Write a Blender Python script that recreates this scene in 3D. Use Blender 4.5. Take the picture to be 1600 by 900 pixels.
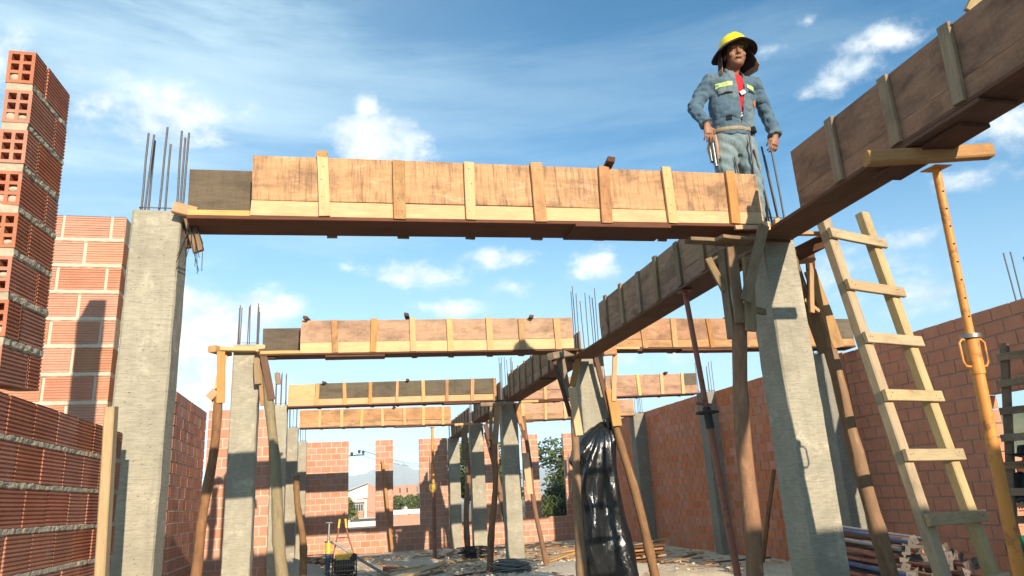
import bpy, bmesh, math, random
from math import sin, cos, pi, radians, atan2, sqrt
from mathutils import Vector, Matrix, noise

random.seed(7)
R = random.random
def U(a, b): return a + (b - a) * random.random()
scene = bpy.context.scene
COL = scene.collection
for o in list(bpy.data.objects): bpy.data.objects.remove(o)

# ------------------------------------------------------------------ camera
cam = bpy.data.cameras.new('camera'); cam_o = bpy.data.objects.new('camera', cam); COL.objects.link(cam_o)
cam.sensor_width = 36; cam.lens = 25.415; cam.clip_end = 9000; cam.clip_start = 0.05
cr = Vector((0.97362, -0.22215, -0.05203)); cu = Vector((-0.01348, -0.28363, 0.95884)); cf = Vector((0.22777, 0.93285, 0.27914))
m3 = Matrix((cr, cu, -cf)).transposed()
cam_o.matrix_world = Matrix.Translation((0, 0, 1.28485)) @ m3.to_4x4()
scene.camera = cam_o
scene.render.resolution_x = 1024; scene.render.resolution_y = 576
scene.view_settings.view_transform = 'Standard'; scene.view_settings.look = 'None'
scene.view_settings.exposure = 0.75; scene.view_settings.gamma = 1

# ------------------------------------------------------------------ sun + sky
SUN_DIR = Vector((-0.150, 1.0, -0.318)).normalized()
elev = math.asin(-SUN_DIR.z); az = atan2(-SUN_DIR.x, -SUN_DIR.y)
sun = bpy.data.lights.new('sun', 'SUN'); sun.energy = 4.4; sun.angle = radians(0.53); sun.color = (1.0, 0.86, 0.68)
sun_o = bpy.data.objects.new('sun', sun); COL.objects.link(sun_o)
sun_o.rotation_euler = SUN_DIR.to_track_quat('-Z', 'Y').to_euler(); sun_o.location = (5, -20, 12)

class NT:
    """tiny node-graph helper"""
    def __init__(s, nt): s.nt = nt; s.n = nt.nodes; s.l = nt.links
    def new(s, t, **k):
        a = s.n.new(t)
        for q, v in k.items():
            if q.startswith('i_'):
                a.inputs[q[2:].replace('_', ' ')].default_value = v
            else: setattr(a, q, v)
        return a
    def set(s, sock, v):
        if isinstance(v, bpy.types.NodeSocket): s.l.new(v, sock)
        elif v is not None: sock.default_value = v
    def math(s, op, a, b=None, c=None, clamp=False):
        m = s.n.new('ShaderNodeMath'); m.operation = op; m.use_clamp = clamp
        s.set(m.inputs[0], a)
        if b is not None: s.set(m.inputs[1], b)
        if c is not None: s.set(m.inputs[2], c)
        return m.outputs[0]
    def mix(s, f, a, b, mode='MIX'):
        m = s.n.new('ShaderNodeMix'); m.data_type = 'RGBA'; m.blend_type = mode; m.clamp_result = False
        s.set(m.inputs[0], f); s.set(m.inputs[6], a); s.set(m.inputs[7], b)
        return m.outputs[2]
    def noise(s, vec, scale, detail=4, rough=.55, dist=0., col=False):
        m = s.n.new('ShaderNodeTexNoise'); s.set(m.inputs['Vector'], vec)
        m.inputs['Scale'].default_value = scale; m.inputs['Detail'].default_value = detail
        m.inputs['Roughness'].default_value = rough; m.inputs['Distortion'].default_value = dist
        return m.outputs['Color' if col else 'Fac']
    def ramp(s, f, stops):
        m = s.n.new('ShaderNodeValToRGB'); s.set(m.inputs[0], f); e = m.color_ramp.elements
        while len(e) < len(stops): e.new(.5)
        for q, (p, c) in zip(e, stops):
            q.position = p; q.color = (c, c, c, 1) if isinstance(c, (int, float)) else (*c, 1)
        return m.outputs[0]
    def rng(s, f, a, b, c=0., d=1., smooth=False):
        m = s.n.new('ShaderNodeMapRange'); s.set(m.inputs[0], f)
        if smooth: m.interpolation_type = 'SMOOTHSTEP'
        for i, v in zip((1, 2, 3, 4), (a, b, c, d)): m.inputs[i].default_value = v
        return m.outputs[0]
    def mapping(s, vec, scale=(1, 1, 1), loc=(0, 0, 0), rot=(0, 0, 0)):
        m = s.n.new('ShaderNodeMapping'); s.set(m.inputs[0], vec)
        m.inputs['Scale'].default_value = scale; s.set(m.inputs['Location'], loc); m.inputs['Rotation'].default_value = rot
        return m.outputs[0]

world = bpy.data.worlds.new('World'); scene.world = world; world.use_nodes = True
W = NT(world.node_tree); W.n.clear()
sky = W.new('ShaderNodeTexSky'); sky.sky_type = 'NISHITA'; sky.sun_disc = False
sky.sun_elevation = elev; sky.sun_rotation = az; sky.air_density = 1.0; sky.dust_density = 0.6; sky.ozone_density = 2.2; sky.altitude = 2500
tc = W.new('ShaderNodeTexCoord'); sep = W.new('ShaderNodeSeparateXYZ'); W.l.new(tc.outputs['Generated'], sep.inputs[0])
AZ = W.math('MULTIPLY', W.math('ARCTAN2', sep.outputs[0], sep.outputs[1]), 180 / pi)
EL = W.math('MULTIPLY', W.math('ARCSINE', sep.outputs[2]), 180 / pi)
cmb = W.new('ShaderNodeCombineXYZ'); W.l.new(AZ, cmb.inputs[0]); W.l.new(W.math('MULTIPLY', EL, 1.5), cmb.inputs[1])
AE = cmb.outputs[0]
wn = W.noise(AE, 0.22, 6, .62, 0.3)            # edge break-up of the cumulus
wn2 = W.noise(AE, 0.9, 5, .6)
# cumulus heaps: azimuth, elevation, half-width, half-height, strength (sky directions, degrees)
CLOUDS = [(2.9, 27.6, 4.4, 2.6, 1.25), (1.9, 30.4, 1.5, 1.1, .9), (-14.2, 28.2, 6.2, 2.4, 1.0), (-20.9, 29.9, 2.6, 1.2, .6), (-26, 29.5, 4, 2, .5),
          (6.6, 17.6, 4.0, 1.4, .8), (8.3, 14.8, 3.2, .9, .9), (12.4, 18.6, 3.4, 1.2, .55), (20.5, 17.6, 2.2, 1.7, .8),
          (13.8, 16.3, 2.2, 1.0, .7), (0.2, 18.0, 1.8, .8, .6), (-11.4, 12.4, 6.2, 4.4, 1.4), (-6.0, 14.6, 3.6, 1.9, 1.1), (-9.5, 8.2, 7, 2.2, 1.1), (10, 12.5, 9, 1.0, .5), (20, 10, 9, 1.2, .5),
          (45.4, 29.6, 4.0, 1.3, .85), (43.0, 28.4, 3.2, 1.2, .85), (41.2, 27.8, 1.6, 1.0, .8), (51.5, 22.5, 5.0, 2.8, .6),
          (48.6, 19.3, 3.4, 1.0, .5), (39.0, 14.6, 4.2, 2.2, .45), (43.6, 12.6, 4, 1.8, .5), (44.0, 16.0, 2.0, .7, .45),
          (38.9, 27.6, 1.0, .5, .5), (37.2, 31.2, 1.5, .6, .5), (40.2, 32.4, 1.0, .7, .5), (-40, 20, 14, 5, 1.), (75, 17, 15, 5, .9), (-80, 24, 16, 6, 1.)]
cm = None
for a, e, ra, re, st in CLOUDS:
    dx = W.math('DIVIDE', W.math('SUBTRACT', AZ, a), ra); dy = W.math('DIVIDE', W.math('SUBTRACT', EL, e), re)
    d = W.math('SQRT', W.math('ADD', W.math('MULTIPLY', dx, dx), W.math('MULTIPLY', dy, dy)))
    v = W.math('MULTIPLY', W.math('SUBTRACT', 1.15, d), st)
    cm = v if cm is None else W.math('MAXIMUM', cm, v)
cm = W.math('ADD', W.math('MAXIMUM', cm, -0.6), W.math('MULTIPLY', W.math('SUBTRACT', wn, .5), 2.3))
cm = W.math('ADD', cm, W.math('MULTIPLY', W.math('SUBTRACT', wn2, .5), .55))
cumulus = W.math('MULTIPLY', W.rng(cm, .02, .95, smooth=True), .96)
# thin veil: strong to the left, streaky, thinning to the right
stre = W.noise(W.mapping(AE, (0.30, 1.0, 1), rot=(0, 0, radians(-24))), 0.075, 8, .60, .8)
strf = W.noise(W.mapping(AE, (0.22, 1.1, 1), rot=(0, 0, radians(-30))), 0.34, 7, .62, .5)
veil_l = W.rng(AZ, -26, 26, 0.62, 0.0, smooth=True)
low = W.rng(EL, 27, 6, 0, .74, smooth=True)
veil = W.math('MULTIPLY', W.rng(W.math('ADD', W.math('MULTIPLY', stre, .76), W.math('MULTIPLY', strf, .24)), .38, .68, smooth=True), W.math('ADD', W.math('MULTIPLY', veil_l, .65), .26))
veil = W.math('ADD', veil, W.math('MULTIPLY', veil_l, .62))
veil = W.math('MAXIMUM', veil, W.math('MULTIPLY', low, W.rng(AZ, 20, 60, 1., .75)), clamp=True)
hsv = W.new('ShaderNodeHueSaturation'); W.l.new(sky.outputs[0], hsv.inputs['Color'])
hsv.inputs['Saturation'].default_value = 1.0; hsv.inputs['Value'].default_value = 1.0
skyc = W.mix(1.0, hsv.outputs[0], (.56, 1.20, 1.26, 1), 'MULTIPLY')
shade = W.rng(W.noise(W.mapping(AE, loc=(0, 1.1, 0)), .34, 5, .6), .34, .62)
cl_col = W.mix(shade, (4.0, 4.9, 5.5, 1), (6.9, 7.1, 7.1, 1))
c1 = W.mix(veil, skyc, (3.8, 5.3, 6.1, 1))
c2 = W.mix(cumulus, c1, cl_col)
bg = W.new('ShaderNodeBackground'); W.l.new(c2, bg.inputs[0]); bg.inputs[1].default_value = 0.108
wo = W.new('ShaderNodeOutputWorld'); W.l.new(bg.outputs[0], wo.inputs[0])

# ------------------------------------------------------------------ materials
def mat(name):
    m = bpy.data.materials.new(name); m.use_nodes = True
    k = NT(m.node_tree); b = k.n['Principled BSDF']
    return m, k, b
def objvec(k, amp=17.):
    """object coordinates shifted by a per-object random amount"""
    t = k.new('ShaderNodeTexCoord'); oi = k.new('ShaderNodeObjectInfo')
    v = k.new('ShaderNodeVectorMath', operation='ADD'); k.l.new(t.outputs['Object'], v.inputs[0])
    s = k.new('ShaderNodeVectorMath', operation='SCALE'); s.inputs[0].default_value = (1, .7, .43); k.l.new(oi.outputs['Random'], s.inputs['Scale'])
    s2 = k.new('ShaderNodeVectorMath', operation='SCALE'); k.l.new(s.outputs[0], s2.inputs[0]); s2.inputs['Scale'].default_value = amp
    k.l.new(s2.outputs[0], v.inputs[1])
    return v.outputs[0], oi.outputs['Random'], t.outputs['Object']
def vary(k, col, rnd, dv=.25, ds=.15, dh=.01):
    h = k.new('ShaderNodeHueSaturation'); k.set(h.inputs['Color'], col)
    r2 = k.math('FRACT', k.math('MULTIPLY', rnd, 7.31)); r3 = k.math('FRACT', k.math('MULTIPLY', rnd, 23.7))
    k.l.new(k.rng(rnd, 0, 1, 1 - dv, 1 + dv), h.inputs['Value']); k.l.new(k.rng(r2, 0, 1, 1 - ds, 1 + ds), h.inputs['Saturation'])
    k.l.new(k.rng(r3, 0, 1, .5 - dh, .5 + dh), h.inputs['Hue'])
    return h.outputs[0]
def bump(k, b, h, st=.3, dist=.01, prev=None):
    m = k.new('ShaderNodeBump'); m.inputs['Strength'].default_value = st; m.inputs['Distance'].default_value = dist
    k.set(m.inputs['Height'], h)
    if prev is not None: k.l.new(prev, m.inputs['Normal'])
    k.l.new(m.outputs[0], b.inputs['Normal']); return m.outputs[0]

def wood(name, c1, c2, stain=(.05, .035, .02), amount=.5, rough=.85, grain=22., dv=.2, vertical=0., pale=None):
    m, k, b = mat(name); v, rnd, ob = objvec(k)
    g = k.noise(k.mapping(v, (1.3, grain, grain)), 3., 6, .65, .6)
    fine = k.noise(k.mapping(v, (6, 90, 90)), 3., 3, .6)
    col = k.mix(k.rng(g, .3, .72), (*c1, 1), (*c2, 1))
    col = k.mix(k.math('MULTIPLY', k.rng(fine, .45, .75), .35), col, (*[x * .45 for x in c1], 1))
    if pale: col = k.mix(k.math('MULTIPLY', k.rng(k.noise(k.mapping(v, (1.5, 5, 5)), 2.4, 5, .7, .8), .55, .68), .55), col, (*pale, 1))
    st = k.noise(k.mapping(v, (1.2, 2.4, 2.4)), 2.0, 7, .72, .3)
    col = k.mix(k.math('MULTIPLY', k.rng(st, .46, .72), amount), col, (*stain, 1))
    sp = k.noise(v, 55., 3, .7)
    col = k.mix(k.math('MULTIPLY', k.rng(sp, .62, .75), amount * .8), col, (*stain, 1))
    if vertical:
        vs = k.noise(k.mapping(v, (16, 1.2, 1.2)), 3., 5, .7)
        col = k.mix(k.math('MULTIPLY', k.rng(vs, .48, .75), vertical), col, (*stain, 1))
    col = vary(k, col, rnd, dv, .12, .008)
    k.l.new(col, b.inputs['Base Color']); b.inputs['Roughness'].default_value = rough
    b.inputs['Specular IOR Level'].default_value = .25
    bump(k, b, k.math('ADD', k.math('MULTIPLY', g, .6), k.math('MULTIPLY', fine, .4)), .5, .004)
    return m
M = {}
M['ply'] = wood('orange_plywood', (.52, .33, .175), (.42, .255, .135), (.085, .06, .042), .9, vertical=.9, dv=.10, grain=9, pale=(.58, .42, .27))
M['ply_red'] = wood('reddish_plywood', (.47, .275, .15), (.38, .21, .11), (.11, .07, .045), .8, vertical=.2, dv=.10, grain=9, pale=(.62, .40, .19))
M['ply_old'] = wood('weathered_brown_plywood', (.36, .21, .125), (.27, .155, .09), (.04, .03, .024), .8, vertical=.25, dv=.1, grain=9, pale=(.42, .29, .19))
M['ply_dark'] = wood('dark_plywood', (.165, .125, .082), (.115, .088, .06), (.035, .03, .024), .7, vertical=.3, dv=.12, grain=12)
M['pine'] = wood('fresh_pine', (.66, .43, .205), (.55, .33, .15), (.16, .09, .045), .30, dv=.12)
M['pine_used'] = wood('used_pine', (.52, .29, .125), (.40, .215, .095), (.11, .065, .04), .5, dv=.2)
M['lumber'] = wood('weathered_lumber', (.30, .205, .125), (.21, .145, .09), (.05, .035, .025), .7, dv=.2)
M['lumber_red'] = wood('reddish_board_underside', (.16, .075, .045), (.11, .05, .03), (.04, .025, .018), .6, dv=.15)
M['ladder'] = wood('ladder_wood', (.50, .37, .21), (.38, .27, .15), (.13, .09, .06), .6, dv=.10)
M['bark'] = wood('peeled_pole_bark', (.30, .165, .088), (.20, .11, .06), (.05, .03, .02), .6, dv=.15, grain=9, pale=(.42, .26, .14))
M['bark_green'] = wood('greenish_pole_bark', (.32, .25, .12), (.25, .18, .09), (.06, .045, .03), .5, dv=.1, grain=9, pale=(.48, .36, .19))

def brickmat(name, c1, c2, groove=1., sm=.25, cross=False, dv=.16, smear=(.42, .36, .29)):
    m, k, b = mat(name); v, rnd, ob = objvec(k)
    n1 = k.noise(v, 9., 5, .6); n2 = k.noise(v, 60., 4, .6); n3 = k.noise(v, 14., 6, .7, .4)
    col = k.mix(k.rng(n1, .3, .7), (*c1, 1), (*c2, 1))
    col = k.mix(k.math('MULTIPLY', k.rng(n2, .5, .8), .4), col, (*[x * .55 for x in c1], 1))
    s = k.new('ShaderNodeSeparateXYZ'); k.l.new(ob, s.inputs[0])
    gz = k.math('SINE', k.math('MULTIPLY', s.outputs[2], 2 * pi / .0135))
    gr = k.rng(gz, -.2, .8)
    if cross:
        gx = k.rng(k.math('SINE', k.math('MULTIPLY', s.outputs[0], 2 * pi / .085)), .93, .99)
        gr2 = k.rng(k.math('SINE', k.math('MULTIPLY', s.outputs[2], 2 * pi / .05)), .9, .99)
        col = k.mix(k.math('MULTIPLY', k.math('MAXIMUM', gx, gr2), .55), col, (*smear, 1))
    col = k.mix(k.math('MULTIPLY', k.rng(n3, .60, .78), sm), col, (*smear, 1))
    col = vary(k, col, rnd, dv, .10, .004)
    k.l.new(col, b.inputs['Base Color']); b.inputs['Roughness'].default_value = .9; b.inputs['Specular IOR Level'].default_value = .2
    h = k.math('ADD', k.math('MULTIPLY', gr, groove), k.math('MULTIPLY', n2, .5))
    bump(k, b, h, .55, .004)
    return m
M['brick'] = brickmat('orange_hollow_brick', (.53, .275, .185), (.46, .225, .145), sm=.5, dv=.08)
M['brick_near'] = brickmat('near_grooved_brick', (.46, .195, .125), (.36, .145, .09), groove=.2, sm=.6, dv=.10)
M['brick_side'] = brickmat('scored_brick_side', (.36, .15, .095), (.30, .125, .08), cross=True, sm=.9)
M['brick_right'] = brickmat('red_wall_brick', (.62, .245, .135), (.52, .195, .105), sm=.9, dv=.08, smear=(.40, .29, .21))

def rough_mat(name, c1, c2, sc=6., rough=.95, bs=.5, bd=.006, speck=None, fine=70.):
    m, k, b = mat(name); v, rnd, ob = objvec(k, 9.)
    n1 = k.noise(v, sc, 6, .62); n2 = k.noise(v, fine, 4, .65)
    col = k.mix(k.rng(n1, .32, .7), (*c1, 1), (*c2, 1))
    col = k.mix(k.math('MULTIPLY', k.rng(n2, .45, .75), .45), col, (*[x * .6 for x in c1], 1))
    if speck: col = k.mix(k.rng(k.noise(v, 130., 2), .66, .72), col, (*speck, 1))
    k.l.new(col, b.inputs['Base Color']); b.inputs['Roughness'].default_value = rough; b.inputs['Specular IOR Level'].default_value = .2
    bump(k, b, k.math('ADD', n1, n2), bs, bd)
    return m
M['mortar'] = rough_mat('pale_mortar', (.64, .52, .40), (.52, .42, .32))
M['mortar_grey'] = rough_mat('coarse_grey_mortar', (.46, .405, .30), (.36, .315, .235), 30., bs=.6, bd=.007)
M['mortar_red'] = rough_mat('dull_red_mortar', (.46, .33, .245), (.37, .26, .195))

def concrete(name, c1, c2, dark=(.10, .095, .08)):
    m, k, b = mat(name); v, rnd, ob = objvec(k, 9.)
    n1 = k.noise(v, 2.6, 7, .65, .2)
    col = k.mix(k.rng(n1, .3, .7), (*c1, 1), (*c2, 1))
    form = k.noise(k.mapping(v, (3, 3, 26)), 3., 5, .7)              # horizontal grain of the form boards
    col = k.mix(k.math('MULTIPLY', k.rng(form, .45, .66), .65), col, (*[x * .55 for x in c1], 1))
    f2 = k.noise(k.mapping(v, (4, 4, 60)), 4., 4, .7); col = k.mix(k.math('MULTIPLY', k.rng(f2, .52, .66), .6), col, (*[x * .45 for x in c1], 1))
    lt = k.noise(v, 5., 6, .7, .5); col = k.mix(k.math('MULTIPLY', k.rng(lt, .56, .70), .55), col, (*[min(.8, x * 1.35) for x in c1], 1))
    vs = k.noise(k.mapping(v, (14, 14, 1.0)), 2., 5, .7)
    col = k.mix(k.math('MULTIPLY', k.rng(vs, .5, .78), .45), col, (*[x * .5 for x in c1], 1))
    pit = k.rng(k.noise(k.mapping(v, (1, 1, 2.6)), 38., 4, .8), .64, .71)
    col = k.mix(k.math('MULTIPLY', pit, .6), col, (*dark, 1))
    k.l.new(col, b.inputs['Base Color']); b.inputs['Roughness'].default_value = .9; b.inputs['Specular IOR Level'].default_value = .2
    h = k.math('SUBTRACT', k.math('ADD', k.math('MULTIPLY', form, .4), k.math('MULTIPLY', n1, .3)), k.math('MULTIPLY', pit, .5))
    bump(k, b, h, .9, .010)
    return m
M['concrete'] = concrete('form_cast_concrete', (.42, .38, .29), (.28, .255, .195))
M['concrete_dark'] = concrete('grey_cast_concrete', (.29, .27, .22), (.22, .21, .17))
M['slab'] = rough_mat('dusty_slab', (.70, .58, .42), (.56, .46, .34), 1.6, bs=1., bd=.05, fine=14.)
M['earth'] = rough_mat('dry_earth', (.33, .26, .18), (.25, .19, .13), .8, bs=.6, bd=.02, fine=20.)
M['sand'] = rough_mat('sand', (.68, .56, .40), (.58, .47, .33), 3., bs=1., bd=.03, fine=50., speck=(.62, .56, .46))
M['gravel'] = rough_mat('gravel', (.72, .62, .48), (.50, .42, .32), 12., bs=.6, bd=.01)

def plain(name, c, rough=.5, metal=0., n=.15, sc=30., spec=.4, dv=0.):
    m, k, b = mat(name); v, rnd, ob = objvec(k)
    col = k.mix(k.rng(k.noise(v, sc, 4, .6), .35, .75), (*c, 1), (*[x * (1 - n) for x in c], 1))
    if dv: col = vary(k, col, rnd, dv, .1, .01)
    k.l.new(col, b.inputs['Base Color']); b.inputs['Roughness'].default_value = rough; b.inputs['Metallic'].default_value = metal
    b.inputs['Specular IOR Level'].default_value = spec
    return m
def painted_metal(name, c, rust=(.14, .06, .03), amt=.6, rough=.5):
    m, k, b = mat(name); v, rnd, ob = objvec(k)
    n = k.noise(v, 11., 7, .7); f = k.math('MULTIPLY', k.rng(n, .53, .62), amt)
    g = k.noise(v, 4., 3)
    col = k.mix(k.rng(g, .3, .7), (*c, 1), (*[x * .78 for x in c], 1))
    k.l.new(k.mix(f, col, (*rust, 1)), b.inputs['Base Color'])
    k.l.new(k.rng(f, 0, 1, rough, .9), b.inputs['Roughness']); bump(k, b, n, .2, .002)
    return m
M['orange'] = painted_metal('orange_prop_paint', (.70, .28, .055), amt=.6)
M["rust"] = painted_metal('rusty_red_steel', (.33, .12, .075), (.12, .06, .04), .8, .65)
M['steelgrey'] = painted_metal('grey_steel', (.28, .29, .28), amt=.4)
M['bluepaint'] = painted_metal('blue_prop_paint', (.05, .09, .19), amt=.5)
M['redpaint'] = painted_metal('faded_red_paint', (.42, .12, .09), amt=.45)
M['yellowpaint'] = painted_metal('yellow_machine_paint', (.75, .48, .07), amt=.4)
M['platesteel'] = painted_metal('plate_steel', (.13, .11, .09), rust=(.09, .05, .035), amt=.8)  # base colour darkened to stand in for shade on the stacked end plates
M['rebar'] = plain('rebar_steel', (.13, .12, .12), .55, .55, .4, 60.)
M['wire'] = plain('dark_tie_wire', (.05, .045, .04), .6, .4)
M['black'] = plain('black_hole', (.012, .01, .01), .9)
M['zinc'] = plain('galvanised_steel', (.32, .32, .30), .45, .8)

def bnd(v, lo, hi): return max(lo, min(hi, v))
# ------------------------------------------------------------------ mesh builder
class MB:
    def __init__(s): s.v = []; s.f = []; s.mi = []; s.sm = []
    def add(s, vs, fs, mi=0, smooth=False):
        o = len(s.v); s.v += [tuple(q) for q in vs]
        for f in fs: s.f.append([i + o for i in f]); s.mi.append(mi); s.sm.append(smooth)
    def box(s, lo, hi, mi=0, jit=0., M_=None):
        x0, y0, z0 = lo; x1, y1, z1 = hi
        vs = [Vector((x + U(-jit, jit), y + U(-jit, jit), z + U(-jit, jit))) for z in (z0, z1) for y in (y0, y1) for x in (x0, x1)]
        if M_ is not None: vs = [M_ @ q for q in vs]
        s.add(vs, [(0, 2, 3, 1), (4, 5, 7, 6), (0, 1, 5, 4), (2, 6, 7, 3), (0, 4, 6, 2), (1, 3, 7, 5)], mi)
    def tube(s, pts, rad, n=10, mi=0, caps=True, smooth=True, ell=None, up=None):
        """rad: number or list; ell: second-axis ratio list; rings follow the path"""
        pts = [Vector(p) for p in pts]; N = len(pts)
        if not hasattr(rad, '__len__'): rad = [rad] * N
        ref = Vector(up) if up else None; rings = []
        prev = None
        for i, p in enumerate(pts):
            t = (pts[min(i + 1, N - 1)] - pts[max(i - 1, 0)]).normalized()
            if prev is None:
                r_ = ref if ref is not None else (Vector((0, 0, 1)) if abs(t.z) < .9 else Vector((1, 0, 0)))
            else: r_ = prev
            a = (r_ - t * r_.dot(t)).normalized(); b = t.cross(a); prev = a
            e = ell[i] if ell else 1.
            rr = rad[i]
            rings.append([p + a * cos(2 * pi * j / n) * rr + b * sin(2 * pi * j / n) * rr * e for j in range(n)])
        vs = [q for r_ in rings for q in r_]; fs = []
        for i in range(N - 1):
            for j in range(n):
                k_ = (j + 1) % n; fs.append((i * n + j, i * n + k_, (i + 1) * n + k_, (i + 1) * n + j))
        s.add(vs, fs, mi, smooth)
        if caps:
            s.add(rings[0], [tuple(reversed(range(n)))], mi); s.add(rings[-1], [tuple(range(n))], mi)
    def sphere(s, c, r, nu=12, nv=8, mi=0, sc=(1, 1, 1), M_=None):
        vs = []; fs = []
        for i in range(nv + 1):
            th = pi * i / nv
            for j in range(nu):
                ph = 2 * pi * j / nu
                q = Vector((r * sin(th) * cos(ph) * sc[0], r * sin(th) * sin(ph) * sc[1], r * cos(th) * sc[2]))
                if M_ is not None: q = M_ @ q
                vs.append(q + Vector(c))
        for i in range(nv):
            for j in range(nu):
                fs.append((i * nu + j, (i + 1) * nu + j, (i + 1) * nu + (j + 1) % nu, i * nu + (j + 1) % nu))
        s.add(vs, fs, mi, True)
    def mesh(s, name, mats):
        me = bpy.data.meshes.new(name); me.from_pydata(s.v, [], s.f)
        for m in (mats if isinstance(mats, (list, tuple)) else [mats]): me.materials.append(m)
        me.polygons.foreach_set('material_index', s.mi); me.polygons.foreach_set('use_smooth', s.sm)
        me.update(); return me

WM = {}
def place(o, Wm, parent):
    """give object o the world matrix Wm under its parent"""
    WM[o.name] = Wm
    if parent is not None:
        o.parent = parent; o.matrix_basis = WM[parent.name].inverted() @ Wm
    else: o.matrix_basis = Wm
def link(name, me, parent=None, Wm=None):
    o = bpy.data.objects.new(name, me); COL.objects.link(o); place(o, Wm if Wm is not None else Matrix.Identity(4), parent); return o
def tag(o, label=None, cat=None, group=None, kind=None):
    if label: o['label'] = label
    if cat: o['category'] = cat
    if group: o['group'] = group
    if kind: o['kind'] = kind
    return o
def thing(name, label, cat, loc, rz=0., group=None):
    o = bpy.data.objects.new(name, None); COL.objects.link(o); o.empty_display_size = .1
    place(o, Matrix.Translation(loc) @ Matrix.Rotation(rz, 4, 'Z'), None)
    return tag(o, label, cat, group)
def obj(name, mb, m, parent=None, Wm=None, local=False):
    """world-space builder -> object with its origin at its first point (or in the parent's frame if local)"""
    if local:
        me = mb.mesh(name, m); o = bpy.data.objects.new(name, me); COL.objects.link(o); o.parent = parent
        WM[o.name] = WM[parent.name] if parent else Matrix.Identity(4); return o
    if Wm is None:
        c = Vector(mb.v[0]); mb.v = [tuple(Vector(q) - c) for q in mb.v]; Wm = Matrix.Translation(c)
    return link(name, mb.mesh(name, m), parent, Wm)

def frame(p0, p1, n):
    """matrix with X along p0->p1, Z near n, origin at the middle"""
    p0 = Vector(p0); p1 = Vector(p1); x = (p1 - p0).normalized(); n = Vector(n)
    z = (n - x * n.dot(x)).normalized(); y = z.cross(x)
    return Matrix((x, y, z)).transposed().to_4x4(), (p1 - p0).length, (p0 + p1) / 2
def plank(name, p0, p1, w, t, n, m, parent=None, seg=None, warp=.0015, notch=False):
    """a sawn board from p0 to p1, w wide, t thick along normal n: eight-sided section, slightly uneven"""
    Rm, L, mid = frame(p0, p1, n); seg = seg or bnd(int(L / .25), 2, 14)
    b = MB(); c = min(t, w) * .12
    sec = [(-w/2+c, -t/2), (w/2-c, -t/2), (w/2, -t/2+c), (w/2, t/2-c), (w/2-c, t/2), (-w/2+c, t/2), (-w/2, t/2-c), (-w/2, -t/2+c)]
    vs = []; ph = U(0, 6)
    sk0 = U(-.03, .03) * w; sk1 = U(-.03, .03) * w
    for i in range(seg + 1):
        u = i / seg; x = (u - .5) * L; dy = warp * sin(ph + u * 4) ; dz = warp * cos(ph * 2 + u * 3)
        for (a, q) in sec:
            xx = x + (sk0 * a / w * 2 if i == 0 else (sk1 * a / w * 2 if i == seg else 0))
            vs.append((xx, a + dy + U(-.0006, .0006), q + dz + U(-.0004, .0004)))
    fs = [(i*8+j, i*8+(j+1) % 8, (i+1)*8+(j+1) % 8, (i+1)*8+j) for i in range(seg) for j in range(8)]
    fs += [tuple(reversed(range(8))), tuple(range(seg*8, seg*8+8))]
    b.add(vs, [tuple(reversed(f)) for f in fs])
    return link(name, b.mesh(name, m), parent, Matrix.Translation(mid) @ Rm)
def curve_pts(p0, p1, n, wob, seed=0.):
    p0 = Vector(p0); p1 = Vector(p1); d = (p1 - p0)
    out = []
    for i in range(n + 1):
        u = i / n; e = sin(pi * u)
        out.append(p0 + d * u + Vector((noise.noise((u * 1.6 + seed, 3.1, 0)), noise.noise((u * 1.6 + seed, 9.3, 4)), 0)) * wob * (.3 + e))
    return out
def rod(name, pts, r, m, parent=None, n=8, Wm=None):
    b = MB(); b.tube(pts, r, n); p0 = Vector(pts[0]); p1 = Vector(pts[-1])
    Rm, L, mid = frame(p0, p1, (0, 1, .013) if abs((p1-p0).normalized().y) < .9 else (1, 0, 0))
    T = Matrix.Translation(p0) @ Rm; Ti = T.inverted(); b.v = [tuple(Ti @ Vector(q)) for q in b.v]
    return link(name, b.mesh(name, m), parent, T)
def log(name, p0, p1, r0, r1, m, parent=None, wob=.05, seed=0.):
    n = 18; pts = curve_pts(p0, p1, n, wob, seed)
    rr = [r0 + (r1 - r0) * i / n + .10 * r0 * noise.noise((i * .7 + seed * 3, 1.7, 2)) for i in range(n + 1)]
    for q in (5, 11, 15): rr[(q + int(seed * 7)) % n] *= 1.12        # knots
    return rod(name, pts, rr, m, parent, 12)

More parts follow.
